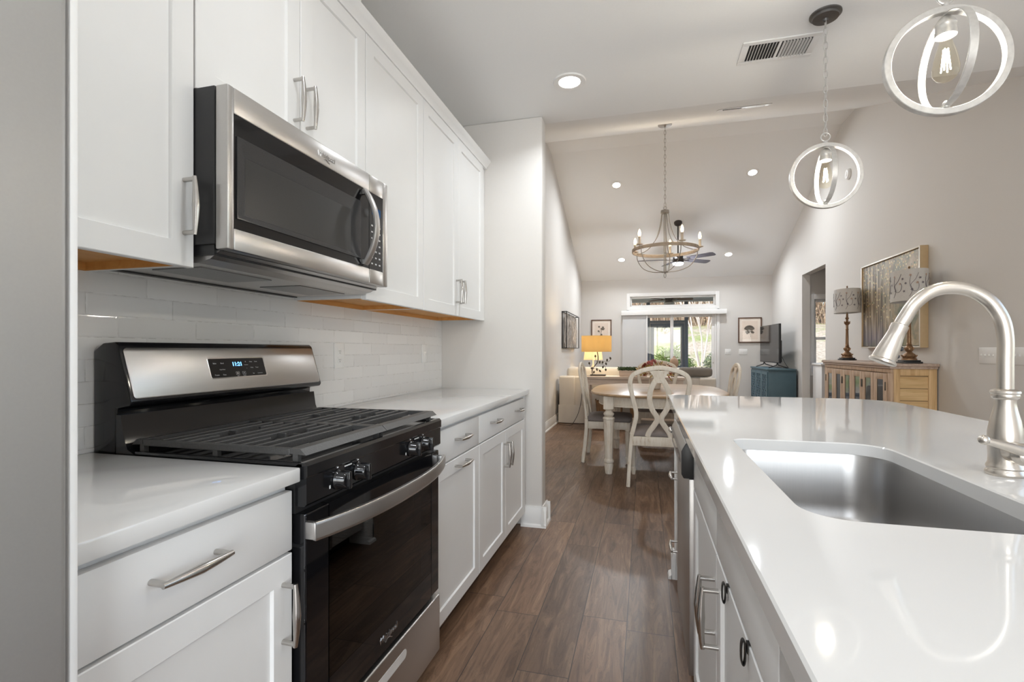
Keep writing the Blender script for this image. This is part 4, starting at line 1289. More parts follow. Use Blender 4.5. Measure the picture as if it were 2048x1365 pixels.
for sx in (-1, 1):
    for sy in (-1, 1):
        x, y = TX + sx * .455, TY + sy * .635
        g = MB().box(x - .048, x + .048, y - .048, y + .048, .615, .742, .006)
        g.lathe([(.030, .540), (.042, .552), (.050, .565), (.050, .575), (.040, .585), (.030, .596), (.030, .604), (.044, .612), (.046, .620)], (x, y, 0), 24)
        fl = []
        for z_, r_ in ((.545, .030), (.540, .050), (.533, .055), (.520, .056), (.515, .052), (.145, .037), (.140, .040), (.128, .047), (.112, .047), (.104, .040), (.100, .040), (.085, .043), (.0, .032)):
            fl.append((r_, z_))
        g.lathe(list(reversed(fl)), (x, y, 0), 10)
        g.build('leg', M['chair_paint'], tb, True, 22)

def make_chair(label):
    t = thing('dining_chair', label, 'chair', (0, 0, 0), 'oval back dining chairs')
    def back_y(z): return -.215 - .16 * max(0, z - .43) ** 1.15 - (.16 * (.43 - z) ** 1.6 if z < .43 else 0) * .9
    # rear legs: each one piece from floor to seat rail
    for s in (-1, 1):
        p = [(s*.257, back_y(0), 0), (s*.248, back_y(.17), .17), (s*.236, back_y(.34), .34), (s*.226, back_y(.45), .45)]
        MB().strip(spline(p, 6), (0, 1, 0), .0165, .019).build('leg', M['chair_paint'], t)
        x, y = s * .222, .205
        MB().lathe([(.016, 0), (.020, .03), (.024, .05), (.024, .065), (.017, .072), (.018, .10), (.025, .30), (.027, .325), (.021, .335), (.027, .345), (.027, .36)], (x, y, 0), 12).build('leg', M['chair_paint'], t, True, 25)
    arch = [(-.226, .45), (-.203, .545), (-.190, .63), (-.212, .74), (-.236, .85), (-.238, .915), (-.215, .965), (-.15, 1.0), (-.06, 1.022), (0, 1.028)]
    full = arch + [(-x, z) for x, z in reversed(arch[:-1])]
    pts = [(x, back_y(z), z) for x, z in full]
    MB().strip(spline(pts, 6), (0, 1, 0), .0195, .013).build('back_frame', M['chair_paint'], t)
    sp = MB()
    for s in (-1, 1):
        q = [(s*.097, .432), (s*.080, .475), (s*.040, .535), (s*.018, .575), (s*.022, .61), (s*.058, .67), (s*.078, .745), (s*.072, .83), (s*.040, .905), (s*.018, .935)]
        sp.strip(spline([(x, back_y(z), z) for x, z in q], 6), (0, 1, 0), .0225, .0095)
    w = [(.935, .042), (.955, .050), (.975, .062), (.992, .078), (1.004, .082)]
    lo = []
    for z, hw in [(.90, .030)] + w:
        lo.append([(-hw, back_y(z) - .0095, z), (hw, back_y(z) - .0095, z), (hw, back_y(z) + .0095, z), (-hw, back_y(z) + .0095, z)])
    sp.rings(lo)
    sp.build('splat', M['chair_paint'], t)
    rl = MB().box(-.224, .224, -.235, -.205, .352, .432, .006).box(-.236, -.214, -.205, .225, .352, .428, .004).box(.214, .236, -.205, .225, .352, .428, .004).box(-.236, .236, .206, .232, .352, .428, .004)
    rl.build('seat_rail', M['chair_paint'], t)
    st = MB()
    def sl(g, z, dy=0): return [(x, y + dy, z) for x, y in rrect(-.232 + g, .232 - g, -.215 + g, .240 - g, .05, 6)]
    st.rings([sl(.004, .426), sl(-.006, .440), sl(-.004, .462), sl(.02, .480), sl(.07, .490), sl(.15, .494)])
    st.build('seat', M['seat_cloth'], t, True, 60)
    return t
c1 = make_chair('cream oval back dining chair nearest the camera, its back turned this way')
c1.location = (.12, 4.63, 0)
copy_thing(c1, (-.375, 5.47, 0), -math.pi / 2, 'cream oval back dining chair seen from its side, on the sofa table and blank wall side of the table')
copy_thing(c1, (.60, 5.42, 0), math.pi / 2, 'cream oval back dining chair behind the island corner, only its leaning back showing')
copy_thing(c1, (.155, 6.44, 0), math.pi, 'cream oval back dining chair on the far side of the table behind the flowers')
for o in list(COL.objects):
    if o.name.startswith('dining_chair') and o.location.x < -.3: o['label'] = 'cream oval back dining chair at the end of the table nearest the wire wall art'

# plants and leaves
M['leaf_green'] = plain('boxwood_leaf', srgb(62, 84, 44), 0.55, nscale=20, namt=0.35)
M['leaf_yellow'] = plain('yellow_leaf', srgb(176, 150, 84), 0.6, nscale=20, namt=0.25)
M['leaf_rust'] = plain('rust_leaf', srgb(150, 64, 44), 0.6, nscale=20, namt=0.25)
M['petal_pink'] = plain('dusty_pink_petal', srgb(186, 112, 106), 0.6, nscale=20, namt=0.2)
M['petal_cream'] = plain('cream_petal', srgb(214, 190, 168), 0.6, nscale=20, namt=0.15)
def leaf(mb, c, d, up, L, Wd, mi=0):
    c = Vector(c); d = Vector(d).normalized()
    s = d.cross(Vector(up)).normalized()
    if s.length < .5: s = Vector((1, 0, 0))
    n = s.cross(d)
    pts = [c, c + d * L * .35 + s * Wd * .5 + n * L * .05, c + d * L * .75 + s * Wd * .35 + n * L*.03, c + d * L - n * L * .05, c + d * L * .75 - s * Wd * .35 + n * L*.03, c + d * L * .35 - s * Wd * .5 + n * L * .05]
    f = mb.bm.faces.new([mb.bm.verts.new(p) for p in pts])
    f.material_index = mi
def rnd_dir(rng, zmin=-1.0):
    while True:
        v = Vector((rng.uniform(-1, 1), rng.uniform(-1, 1), rng.uniform(zmin, 1)))
        if .1 < v.length < 1: return v.normalized()

fl = thing('flower_arrangement', 'autumn flower arrangement in a pale pot on the dining table', 'flowers', (.11, 5.42, .768))
rng = random.Random(4)
MB().lathe([(.045, .769), (.052, .775), (.062, .86), (.066, .880), (.062, .884), (.056, .870), (.001, .868)], (.11, 5.42, 0), 20).build('pot', plain('pale_pot', srgb(206, 192, 176), 0.5, nscale=30), fl)
fo = MB()
for i in range(460):
    d = rnd_dir(rng, -.15)
    c = Vector((.11, 5.42, .935)) + Vector((d.x * .19, d.y * .19, d.z * .10)) * rng.uniform(.45, 1)
    leaf(fo, c, (d + rnd_dir(rng) * .6), rnd_dir(rng), rng.uniform(.022, .045), .016, rng.choice([0, 1, 1, 1, 3, 2]))
for i in range(14):
    a = rng.uniform(0, 6.28)
    fo.tube([(.11, 5.42, .86), (.11 + .07 * math.cos(a), 5.42 + .07 * math.sin(a), .95), (.11 + .13 * math.cos(a), 5.42 + .13 * math.sin(a), 1.0)], .0025, 5)
fo.build('foliage', [M['leaf_green'], M['leaf_yellow'], M['leaf_rust'], M['petal_cream']], fl, False)
for i, (dx, dy, dz, r) in enumerate([(-.06, -.08, 1.03, .035), (-.10, .02, 1.01, .03), (-.02, -.05, 1.055, .03), (.09, -.06, 1.01, .038), (.14, .03, .99, .03), (.04, .06, 1.02, .034), (.16, -.06, .97, .028), (-.15, -.04, .97, .028)]):
    f = MB()
    c = Vector((.11 + dx, 5.42 + dy, dz))
    for k in range(34):
        d = rnd_dir(rng, -.2)
        leaf(f, c + d * r * .2, d, rnd_dir(rng), r, r * .6)
    f.build('blossom', M[['petal_pink', 'leaf_rust', 'petal_pink', 'petal_cream', 'leaf_rust', 'petal_cream', 'petal_pink', 'petal_cream'][i]], fl, False)

# ================================================================ LIVING AREA
M['driftwood'] = wood('pale_driftwood', srgb(192, 172, 156), srgb(220, 204, 190), axis=0, rough=0.6)
cs = thing('console_table', 'pale wood sofa table standing against the back of the sofa', 'table', (-.17, 7.68, 0))
KX0, KX1, KY0, KY1 = -.90, .56, 7.50, 7.86
MB().box(KX0, KX1, KY0, KY1, .742, .780, .004).build('top', M['driftwood'], cs)
MB().box(KX0 + .03, KX1 - .03, KY0 + .03, KY1 - .03, .65, .742).build('apron', M['driftwood'], cs, False)
for x in (KX0 + .02, KX1 - .10):
    for y in (KY0 + .02, KY1 - .10):
        MB().box(x, x + .08, y, y + .08, 0, .742, .004).build('leg', M['driftwood'], cs)
MB().box(KX0 + .04, KX1 - .04, KY0 + .05, KY1 - .04, .14, .17, .003).build('shelf', M['driftwood'], cs)
M['basket'] = wood('wicker_basket', srgb(96, 72, 50), srgb(150, 116, 82), axis=2, scale=9, rough=0.8)
def basket(label, x, y, w):
    t = thing('storage_basket', label, 'basket', (x, y, .17), 'baskets under the sofa table')
    o = rrect(-w/2, w/2, -.12, .12, .03, 4)
    MB().rings([[(x + p[0]*.92, y + p[1]*.92, .171) for p in o], [(x + p[0], y + p[1], .40) for p in o], [(x + p[0]*.94, y + p[1]*.94, .40) for p in o], [(x + p[0]*.86, y + p[1]*.86, .19) for p in o]], True, True).build('basket_body', M['basket'], t)
    for s in (-1, 1):
        MB().tube(spline([(x + s*(w/2 - .002), y - .05, .38), (x + s*(w/2 + .006), y - .03, .42), (x + s*(w/2 + .006), y + .03, .42), (x + s*(w/2 - .002), y + .05, .38)], 5), .006, 6).build('basket_handle', M['basket'], t)
basket('dark wicker basket under the sofa table, the one by the drum lamp end', -.52, 7.68, .40)
basket('dark wicker basket under the sofa table behind the table legs', -.02, 7.68, .40)

M['sofa'] = fabric('oatmeal_slipcover', srgb(206, 199, 189), srgb(224, 218, 209))
M['sofa_grey'] = fabric('grey_cushion_cloth', srgb(120, 114, 108), srgb(146, 140, 132))
so = thing('sofa', 'oatmeal slipcovered sofa with its back to the dining table', 'sofa', (-.15, 8.4, 0))
def pillowbox(x0, x1, y0, y1, z0, z1, r, name, mat, par):
    bx = MB().box(x0, x1, y0, y1, z0, z1, r, 5)
    return bx.build(name, mat, par, True, 60)
pillowbox(-1.25, .98, 7.93, 8.12, .10, .755, .03, 'back', M['sofa'], so)
for x0, x1 in ((-1.33, -1.08), (.80, 1.03)):
    am = MB().prism([(7.90, .055), (8.85, .055), (8.85, .60), (8.80, .64), (8.15, .68), (8.10, .755), (7.92, .765), (7.89, .74)], 'x', x0, x1, .02, 3)
    am.build('arm', M['sofa'], so, True, 50)
pillowbox(-1.08, .80, 8.05, 8.84, .10, .30, .02, 'seat_base', M['sofa'], so)
for x0, x1 in ((-1.07, -.15), (-.13, .79)):
    pillowbox(x0, x1, 8.22, 8.86, .30, .46, .05, 'seat_cushion', M['sofa'], so)
for x0, x1 in ((-1.24, -.16), (-.14, .94)):
    pillowbox(x0, x1, 8.06, 8.30, .64, .90, .075, 'back_cushion', M['sofa'], so)
sk_ = MB()
n = 60
pts = []
for i in range(n + 1):
    x = -1.34 + 2.38 * i / n
    pts.append((x, 7.885 + .006 * math.sin(i * 1.3)))
sk_.prism(pts + [(p[0], p[1] + .012) for p in reversed(pts)], 'z', .012, .30)
sk_.build('skirt', M['sofa'], so)
t_ = tag(pillowbox(.50, .985, 7.930, 8.050, .770, .915, .05, 'throw_pillow', M['sofa_grey'], None), 'grey cushion leaning at the television end of the sofa back', 'cushion')
t_.location.z = .0

# drum lamp on the console
M['mustard'] = shade_cloth('mustard_linen_shade', (0.70, 0.57, 0.33, 1), 0.45)
M['bronze_dark'] = plain('dark_bronze', (0.075, 0.062, 0.048, 1), 0.5, 0.7, nscale=60, namt=0.3)
lx, ly = -.715, 7.68
dl = thing('table_lamp', 'lamp with a glowing mustard drum shade and leafy branch base on the sofa table', 'lamp', (lx, ly, .78))
shp = [(.228, 1.150), (.228, 1.395), (.225, 1.395), (.225, 1.150)]
MB().lathe(shp, (lx, ly, 0), 48, caps=False).build('shade', M['mustard'], dl, True, 60)
MB().box(lx - .09, lx + .14, ly - .06, ly + .06, .781, .803, .004).build('base', M['bronze_dark'], dl)
bx = lx - .06
stemp = [(bx, ly, .80), (bx - .005, ly, .86), (bx + .03, ly, .93), (bx + .075, ly, .99), (bx + .085, ly, 1.06), (bx + .072, ly, 1.16), (lx, ly, 1.26)]
MB().tube(spline(stemp, 6), .0065, 8).build('stem', M['bronze_dark'], dl)
tw = MB()
def twig(p, leaves):
    tw.tube(spline(p, 5), .0028, 5)
    for (c, d) in leaves:
        for s in (-1, 1): leaf(tw, Vector(c) + Vector((0, s*.0012, 0)), d, (0, s, 0), .048, .030)
twig([(bx, ly, .84), (bx - .03, ly - .02, .91), (bx - .045, ly - .02, .97)], [((bx - .045, ly - .02, .95), (-.1, 0, 1)), ((bx - .02, ly - .02, .88), (.5, 0, .8))])
twig([(bx + .01, ly, .89), (bx + .07, ly - .02, .90), (bx + .11, ly - .02, .87)], [((bx + .10, ly - .02, .875), (.6, 0, -.7)), ((bx + .06, ly - .02, .90), (.4, 0, -1)), ((bx + .03, ly - .02, .86), (-.3, 0, -1))])
twig([(bx + .05, ly, .96), (bx + .12, ly - .02, .97), (bx + .18, ly - .02, .94), (bx + .20, ly - .02, .90)], [((bx + .20, ly - .02, .90), (.1, 0, -1)), ((bx + .15, ly - .02, .965), (.2, 0, 1)), ((bx + .165, ly - .02, .94), (-.2, 0, -1)), ((bx + .11, ly - .02, .97), (.1, 0, 1))])
twig([(bx + .07, ly, .99), (bx + .16, ly - .01, 1.0), (bx + .24, ly - .02, 1.0), (bx + .28, ly - .02, 1.04)], [((bx + .28, ly - .02, 1.03), (-.4, 0, 1)), ((bx + .22, ly - .02, 1.0), (.1, 0, 1)), ((bx + .20, ly - .02, .99), (.3, 0, -1))])
twig([(bx + .07, ly, .98), (bx + .05, ly - .02, 1.03), (bx + .045, ly - .02, 1.08)], [((bx + .045, ly - .02, 1.06), (0, 0, 1))])
tw.build('leafy_branches', M['bronze_dark'], dl, False)
MB().lathe([(.008, 1.24), (.013, 1.25), (.013, 1.29), (.004, 1.30)], (lx, ly, 0), 12).build('socket', M['bronze_dark'], dl)
lamp('shade_light', 'POINT', dl, (lx, ly, 1.29), POWER['lamp'], (1.0, .78, .48), .04)
cord = spline([(-.81, 7.66, .7855), (-.88, 7.62, .7855), (-.915, 7.60, .783), (-.925, 7.59, .70), (-.93, 7.58, .45), (-.98, 7.60, .22), (-1.06, 7.62, .06), (-1.12, 7.68, .006), (-1.30, 7.72, .006)], 8)
tag(MB().tube(cord, .004, 6).build('power_cord', M['black_satin'], None), 'black lamp cord hanging down from the sofa table to the floor', 'cord')

# far lamp on a corner table beyond the sofa
ex, ey = -.975, 9.8
et = thing('end_table', 'small wooden corner table beyond the sofa under the cream shaded lamp', 'table', (ex, ey, 0))
MB().box(ex - .26, ex + .26, ey - .26, ey + .26, .57, .60, .004).build('top', M['driftwood'], et)
for sx in (-1, 1):
    for sy in (-1, 1):
        MB().box(ex + sx*.22 - .02, ex + sx*.22 + .02, ey + sy*.22 - .02, ey + sy*.22 + .02, 0, .57, .003).build('leg', M['driftwood'], et)
M['cream_shade'] = shade_cloth('cream_shade_cloth', (0.86, 0.78, 0.62, 1), 0.5)
fl2 = thing('table_lamp', 'lamp with a bright cream shade far in the corner behind the sofa', 'lamp', (ex, ey, .60))
MB().lathe([(.185, .985), (.160, 1.20), (.157, 1.20), (.182, .985)], (ex, ey, 0), 36, caps=False).build('shade', M['cream_shade'], fl2, True, 60)
MB().lathe([(.07, .601), (.07, .615), (.03, .63), (.05, .70), (.055, .78), (.03, .86), (.012, .90), (.012, 1.06)], (ex, ey, 0), 24).build('base', M['petal_cream'], fl2)
lamp('shade_light', 'POINT', fl2, (ex, ey, 1.08), POWER['lamp_far'], (1.0, .80, .50), .04)

# planter with boxwood
pb = thing('planter_box', 'long pale wood planter box of clipped boxwood on the sofa table', 'planter', (-.17, 7.66, .78))
px0, px1 = -.375, .045
w = MB()
w.prism([(px0 + .01, .781), (px1 - .01, .781), (px1, .872), (px0, .872)], 'y', 7.60, 7.72, .003)
w.build('box', M['driftwood'], pb)
gr = MB()
rng = random.Random(7)
for i in range(1500):
    x = rng.uniform(px0 - .01, px1 + .01); y = rng.uniform(7.595, 7.725)
    d = rnd_dir(rng, -.1)
    leaf(gr, (x, y, .868 + rng.random() * .045), d, rnd_dir(rng), .020, .012)
gr.build('foliage', M['leaf_green'], pb, False)

# round ornament on a stem
orn = thing('table_ornament', 'tan round ornament on a dark stem standing behind the flowers', 'ornament', (.42, 7.68, .78))
MB().lathe([(.045, .781), (.045, .79), (.010, .80), (.008, .88), (.014, .90)], (.42, 7.68, 0), 18).build('stand', M['bronze_dark'], orn)
MB().ball((.42, 7.68, .985), (.062, .062, .085), 20, 14).lathe([(.02, 1.06), (.012, 1.085), (.001, 1.09)], (.42, 7.68, 0), 12).build('globe', plain('tan_ceramic', srgb(190, 160, 136), 0.55, nscale=40, namt=0.1), orn)

# ---- wall art and pictures
M['art_metal'] = plain('brushed_art_metal', (0.50, 0.45, 0.41, 1), 0.45, 0.4, nscale=30, namt=0.3)
wa = thing('wall_art', 'framed metal reed wall art on the long plain wall', 'wall art', (XL + .05, 9.3, 1.53))
f = MB()
ay0, ay1, az0, az1 = 8.50, 10.12, 1.215, 1.845
for xx in (XL + .012, XL + .085):
    for q in (((xx, ay0, az0), (xx, ay1, az0)), ((xx, ay0, az1), (xx, ay1, az1)), ((xx, ay0, az0), (xx, ay0, az1)), ((xx, ay1, az0), (xx, ay1, az1))):
        f.box(q[0][0] - .007, q[1][0] + .007, q[0][1] - .007, q[1][1] + .007, q[0][2] - .007, q[1][2] + .007)
for yy in (ay0, ay1):
    for zz in (az0, az1):
        f.box(XL, XL + .088, yy - .007, yy + .007, zz - .007, zz + .007)
f.build('frame', M['dark_metal'], wa, False)
rng = random.Random(12)
r_ = MB()
for i in range(84):
    y = ay0 + .05 + (ay1 - ay0 - .1) * i / 83
    pts = []
    ph = rng.uniform(0, 6.28); amp = rng.uniform(.01, .04)
    zt = az1 - rng.uniform(.0, .10)
    for j in range(9):
        z = az0 + (zt - az0) * j / 8
        pts.append((XL + .045 + rng.uniform(-.012, .012), y + amp * math.sin(ph + j * .8), z))
    r_.strip(pts, (1, 0, 0), rng.uniform(.008, .026), .0015)
r_.build('reeds', [M['art_metal']], wa, True)

def framed_print(label, x0, x1, z0, z1, seed, name='framed_print'):
    t = thing(name, label, 'picture', ((x0 + x1) / 2, YB, (z0 + z1) / 2), 'botanical prints on the back wall')
    y = YB - .001
    f = MB()
    fw = .022
    f.box(x0, x0 + fw, y - .028, y, z0, z1, .003).box(x1 - fw, x1, y - .028, y, z0, z1, .003).box(x0 + fw, x1 - fw, y - .028, y, z0, z0 + fw, .003).box(x0 + fw, x1 - fw, y - .028, y, z1 - fw, z1, .003)
    f.build('frame', plain('walnut_frame_' + str(seed), srgb(92, 64, 48), 0.4, nscale=30, namt=0.2), t)
    MB().box(x0 + fw, x1 - fw, y - .012, y - .002, z0 + fw, z1 - fw).build('mat_board', plain('mat_board_' + str(seed), srgb(242, 230, 218), 0.8, nscale=50), t, False)
    m = .075
    pr = MB().box(x0 + m, x1 - m, y - .0135, y - .012, z0 + m, z1 - m)
    po = pr.build('print', plain('print_paper_' + str(seed), srgb(232, 216, 202), 0.8, nscale=30), t, False)
    rng = random.Random(seed)
    s = MB()
    cx, zb = (x0 + x1) / 2, z0 + m + .04
    hgt = (z1 - z0) - 2 * m - .08
    yy = y - .015
    s.tube(spline([(cx + .02, yy, zb), (cx, yy, zb + hgt * .35), (cx - .01, yy, zb + hgt * .7)], 5), .0025, 5)
    if seed % 2:
        for k in range(16):
            a = math.radians(20 + 140 * k / 15)
            leaf(s, (cx - .01, yy - .001, zb + hgt * .48), (math.cos(a), 0, math.sin(a)), (0, -1, 0), hgt * .42, .030)
        for a in (200, 330, 225):
            leaf(s, (cx, yy - .001, zb + hgt * .45), (math.cos(math.radians(a)), 0, math.sin(math.radians(a))), (0, -1, 0), hgt * .36, .05)
    else:
        for (dx, dz, n, L) in ((.03, .78, 11, .05), (-.06, .62, 6, .03), (-.05, .88, 6, .028), (0, .42, 5, .03), (.05, .22, 3, .08), (-.07, .15, 3, .07)):
            for k in range(n):
                a = 2 * math.pi * k / n + rng.random()
                leaf(s, (cx + dx, yy - .001, zb + hgt * dz), (math.cos(a), 0, math.sin(a)), (0, -1, 0), L, L * .5)
            s.tube([(cx - .004, yy, zb + hgt * dz * .7), (cx + dx, yy, zb + hgt * dz)], .002, 5)
    s.build('sprig', plain('print_ink_' + str(seed), srgb(108, 100, 90), 0.8, nscale=40, namt=0.25), po, False)
    MB().box(x0 + fw, x1 - fw, y - .020, y - .0185, z0 + fw, z1 - fw).build('glazing', M['glass'], t, False)
    return t
framed_print('brown framed botanical print above the glowing drum lamp', -1.165, -.715, 1.25, 1.86, 2)
framed_print('brown framed leaf print on the back wall beside the television', 1.895, 2.348, 1.33, 1.86, 3)

def plate_y(label, x, z, n):
    t = thing('light_switch', label, 'switch', (x, YB, z), 'switch plates on the back wall')
    w = .07 + .046 * (n - 1)
    MB().box(x - w/2, x + w/2, YB - .006, YB, z - .058, z + .058, .002).build('cover_plate', M['white_plate'], t)
    for i in range(n):
        xx = x + (i - (n - 1) / 2) * .046
        MB().box(xx - .005, xx + .005, YB - .014, YB - .005, z - .004, z + .011, .001).build('toggle', M['white_plate'], t)
    return t
plate_y('double switch plate next to the patio door frame', 1.70, 1.14, 2)
plate_y('triple switch plate under the leaf print', 1.995, 1.14, 3)
plate_x('long white switch plate on the plain wall behind the faucet, nearer the painting', XR, -1, 4.585, 1.135, .255, .125, 'switch', 5, 'light_switch', 'switch')
plate_x('long white switch plate at the picture edge behind the faucet', XR, -1, 4.22, 1.135, .255, .125, 'switch', 5, 'light_switch', 'switch')
sm = thing('smoke_detector', 'small round white detector high on the plain wall seen through the far pendant', 'detector', (XR, 7.286, 3.446))
MB().lathe([(.070, 0), (.070, .018), (.055, .032), (.001, .034)], (XR, 7.286, 3.446), 28, M=Matrix.Rotation(-math.pi/2, 4, 'Y')).build('housing', M['white_plate'], sm)
MB().lathe([(.03, .032), (.03, .037), (.001, .038)], (XR, 7.286, 3.446), 20, M=Matrix.Rotation(-math.pi/2, 4, 'Y')).build('sensor_cap', M['trim'], sm)

# ---- teal cabinet and television
M['teal'] = plain('teal_paint', srgb(72, 97, 107), 0.5, nscale=14, namt=0.10)
M['teal_dark'] = plain('dark_teal_backing', srgb(30, 42, 50), 0.6, nscale=14, namt=0.10)
tc = thing('media_cabinet', 'teal cabinet with fretwork doors standing under the television', 'cabinet', (2.3, 10.15, 0))
mx0, mx1, my0, my1 = 2.075, 2.51, 9.45, 10.86
MB().box(mx0, mx1, my0, my1, .08, .82, .004).build('body', M['teal'], tc)
MB().box(mx0 - .02, mx1 + .005, my0 - .018, my1 + .018, .82, .85, .006).build('top', M['teal'], tc)
for yy in (my0, my1 - .05):
    for xx in (mx0, mx1 - .05): MB().box(xx, xx + .05, yy, yy + .05, 0, .08).build('foot', M['teal'], tc)
for k in range(3):
    ya = my0 + .03 + k * .45; yb_ = ya + .44
    dr = MB()
    dr.box(mx0 - .016, mx0, ya, ya + .05, .12, .79, .002).box(mx0 - .016, mx0, yb_ - .05, yb_, .12, .79, .002).box(mx0 - .016, mx0, ya + .05, yb_ - .05, .12, .17).box(mx0 - .016, mx0, ya + .05, yb_ - .05, .74, .79)
    MBp = MB().box(mx0 - .004, mx0 - .001, ya + .04, yb_ - .04, .15, .76)
    c0, c1 = ya + .05, yb_ - .05
    for i in range(2):
        a, b = c0 + (c1 - c0) * i / 2, c0 + (c1 - c0) * (i + 1) / 2
        for j in range(3):
            z0_, z1_ = .17 + .57 * j / 3, .17 + .57 * (j + 1) / 3
            for (p, q) in (((a, z0_), (b, z1_)), ((a, z1_), (b, z0_)), ((a, (z0_+z1_)/2), ((a+b)/2, z1_)), (((a+b)/2, z0_), (b, (z0_+z1_)/2))):
                dr.strip([(mx0 - .010, p[0], p[1]), (mx0 - .010, q[0], q[1])], (1, 0, 0), .008, .005)
    d_ = dr.build('door', M['teal'], tc)
    MBp.build('door_backing', M['teal_dark'], d_, False)
tv = thing('television', 'black flat television angled on the teal cabinet', 'television', (2.27, 10.2, .85))
a_ = Vector((2.30, 9.60, 0)); b_ = Vector((2.25, 10.82, 0))
dA = (a_ - b_).normalized()
LT = (b_ - a_).length
Om = (a_ + b_) / 2
MB().obox(Om, dA, (0, 0, 1), -LT/2, LT/2, .945, 1.645, -.012, .025, .004).build('bezel', M['black_satin'], tv)
MB().obox(Om, dA, (0, 0, 1), -LT/2 + .008, LT/2 - .008, .960, 1.637, .025, .0265).build('screen', plain('tv_screen', (0.012, 0.012, 0.013, 1), 0.08, nscale=5), tv, False)
MB().obox(Om, dA, (0, 0, 1), -LT/2 + .12, LT/2 - .12, .96, 1.35, -.06, -.012, .01).build('rear_housing', M['black_satin'], tv)
for s in (-1, 1):
    q = Om + dA * (s * .42)
    n_ = dA.cross(Vector((0, 0, 1)))
    MB().strip([q - n_ * .17 + Vector((0, 0, .858)), q - n_ * .02 + Vector((0, 0, .905)), q + Vector((0, 0, .95))], dA, .008, .012).strip([q + n_ * .14 + Vector((0, 0, .858)), q + n_ * .01 + Vector((0, 0, .905)), q + Vector((0, 0, .95))], dA, .008, .012).build('stand_leg', M['black_satin'], tv)
tag(MB().tube(spline([(2.362, 9.75, 1.05), (2.41, 9.72, .93), (2.46, 9.72, .856)], 6), .004, 6).build('power_cord', M['black_satin'], None), 'thin black cord running from the television back to the teal cabinet top', 'cord')

# ---- sideboard with lamps and painting
M['pine_top'] = wood('weathered_pine_top', srgb(160, 138, 124), srgb(196, 176, 162), axis=1, rough=0.5)
M['pine'] = wood('distressed_pine_planks', srgb(190, 154, 104), srgb(224, 194, 146), axis=0, rough=0.55, grooves=(2, .112, .04, .005), gcol=srgb(84, 60, 36))
M['pine_frame'] = wood('distressed_pine_frame', srgb(186, 150, 104), srgb(220, 188, 142), axis=2, rough=0.55)
M['pine_front'] = wood('reddish_pine_front', srgb(166, 136, 112), srgb(206, 180, 154), axis=2, rough=0.5)
sb = thing('sideboard', 'distressed pine sideboard with glass doors below the large painting', 'sideboard', (2.36, 6.13, 0))
bx0, bx1, by0, by1 = 2.18, 2.535, 5.275, 6.995
MB().box(bx0, bx1, by0 + .012, by0 + .024, .06, 1.005).build('side_panel', M['pine'], sb, False)
s_ = MB()
for (xa, xb, za, zb) in ((bx0 + .0205, bx0 + .070, .02, 1.005), (bx1 - .065, bx1, .02, 1.005), (bx0 + .070, bx1 - .065, .945, 1.005), (bx0 + .070, bx1 - .065, .06, .12)):
    s_.box(xa, xb, by0, by0 + .022, za, zb, .003)
s_.build('side_frame', M['pine_frame'], sb)
MB().box(bx0 + .01, bx1, by1 - .02, by1, .02, 1.005).box(bx1 - .012, bx1, by0 + .024, by1 - .02, .06, 1.005).box(bx0 + .01, bx1 - .012, by0 + .024, by1 - .02, .06, .09).box(bx0 + .02, bx1 - .012, by0 + .024, by1 - .02, .50, .52).build('carcass', M['pine_front'], sb, False)
MB().box(bx0 - .03, bx1 + .006, by0 - .03, by1 + .03, 1.026, 1.055, .006).box(bx0 - .018, bx1, by0 - .018, by1 + .018, 1.005, 1.026, .004).build('top', M['pine_top'], sb)
M['cab_glass'] = plain('dark_cabinet_glass', (0.02, 0.022, 0.026, 1), 0.03, nscale=4, spec=0.9)
MB().box(bx0 - .004, bx0 + .02, by0, by1, .02, .075, .003).box(bx0 - .004, bx0 + .02, by0, by1, .965, 1.005, .003).box(bx0 - .004, bx0 + .02, by0, by0 + .07, .075, .965, .003).box(bx0 - .004, bx0 + .02, by1 - .07, by1, .075, .965, .003).build('face_frame', M['pine_front'], sb)
nd = 6
dw_ = (by1 - by0 - .14) / nd
for k in range(nd):
    ya = by0 + .07 + dw_ * k + .003; yb_ = ya + dw_ - .006
    dd = MB()
    dd.box(bx0 - .014, bx0 + .006, ya, ya + .058, .08, .96, .003).box(bx0 - .014, bx0 + .006, yb_ - .058, yb_, .08, .96, .003).box(bx0 - .014, bx0 + .006, ya + .058, yb_ - .058, .90, .96, .003).box(bx0 - .014, bx0 + .006, ya + .058, yb_ - .058, .08, .15, .003)
    d_ = dd.build('door', M['pine_front'], sb)
    MB().box(bx0 - .006, bx0 - .003, ya + .05, yb_ - .05, .14, .91).build('glass_pane', M['cab_glass'], d_, False)
    hy = ya + .006 if k % 2 == 0 else yb_ - .006
    hg = MB()
    for hz in (.84, .22): hg.box(bx0 - .019, bx0 - .013, hy - .008, hy + .008, hz - .04, hz + .04, .002)
    hg.build('hinge', M['bronze_dark'], d_)

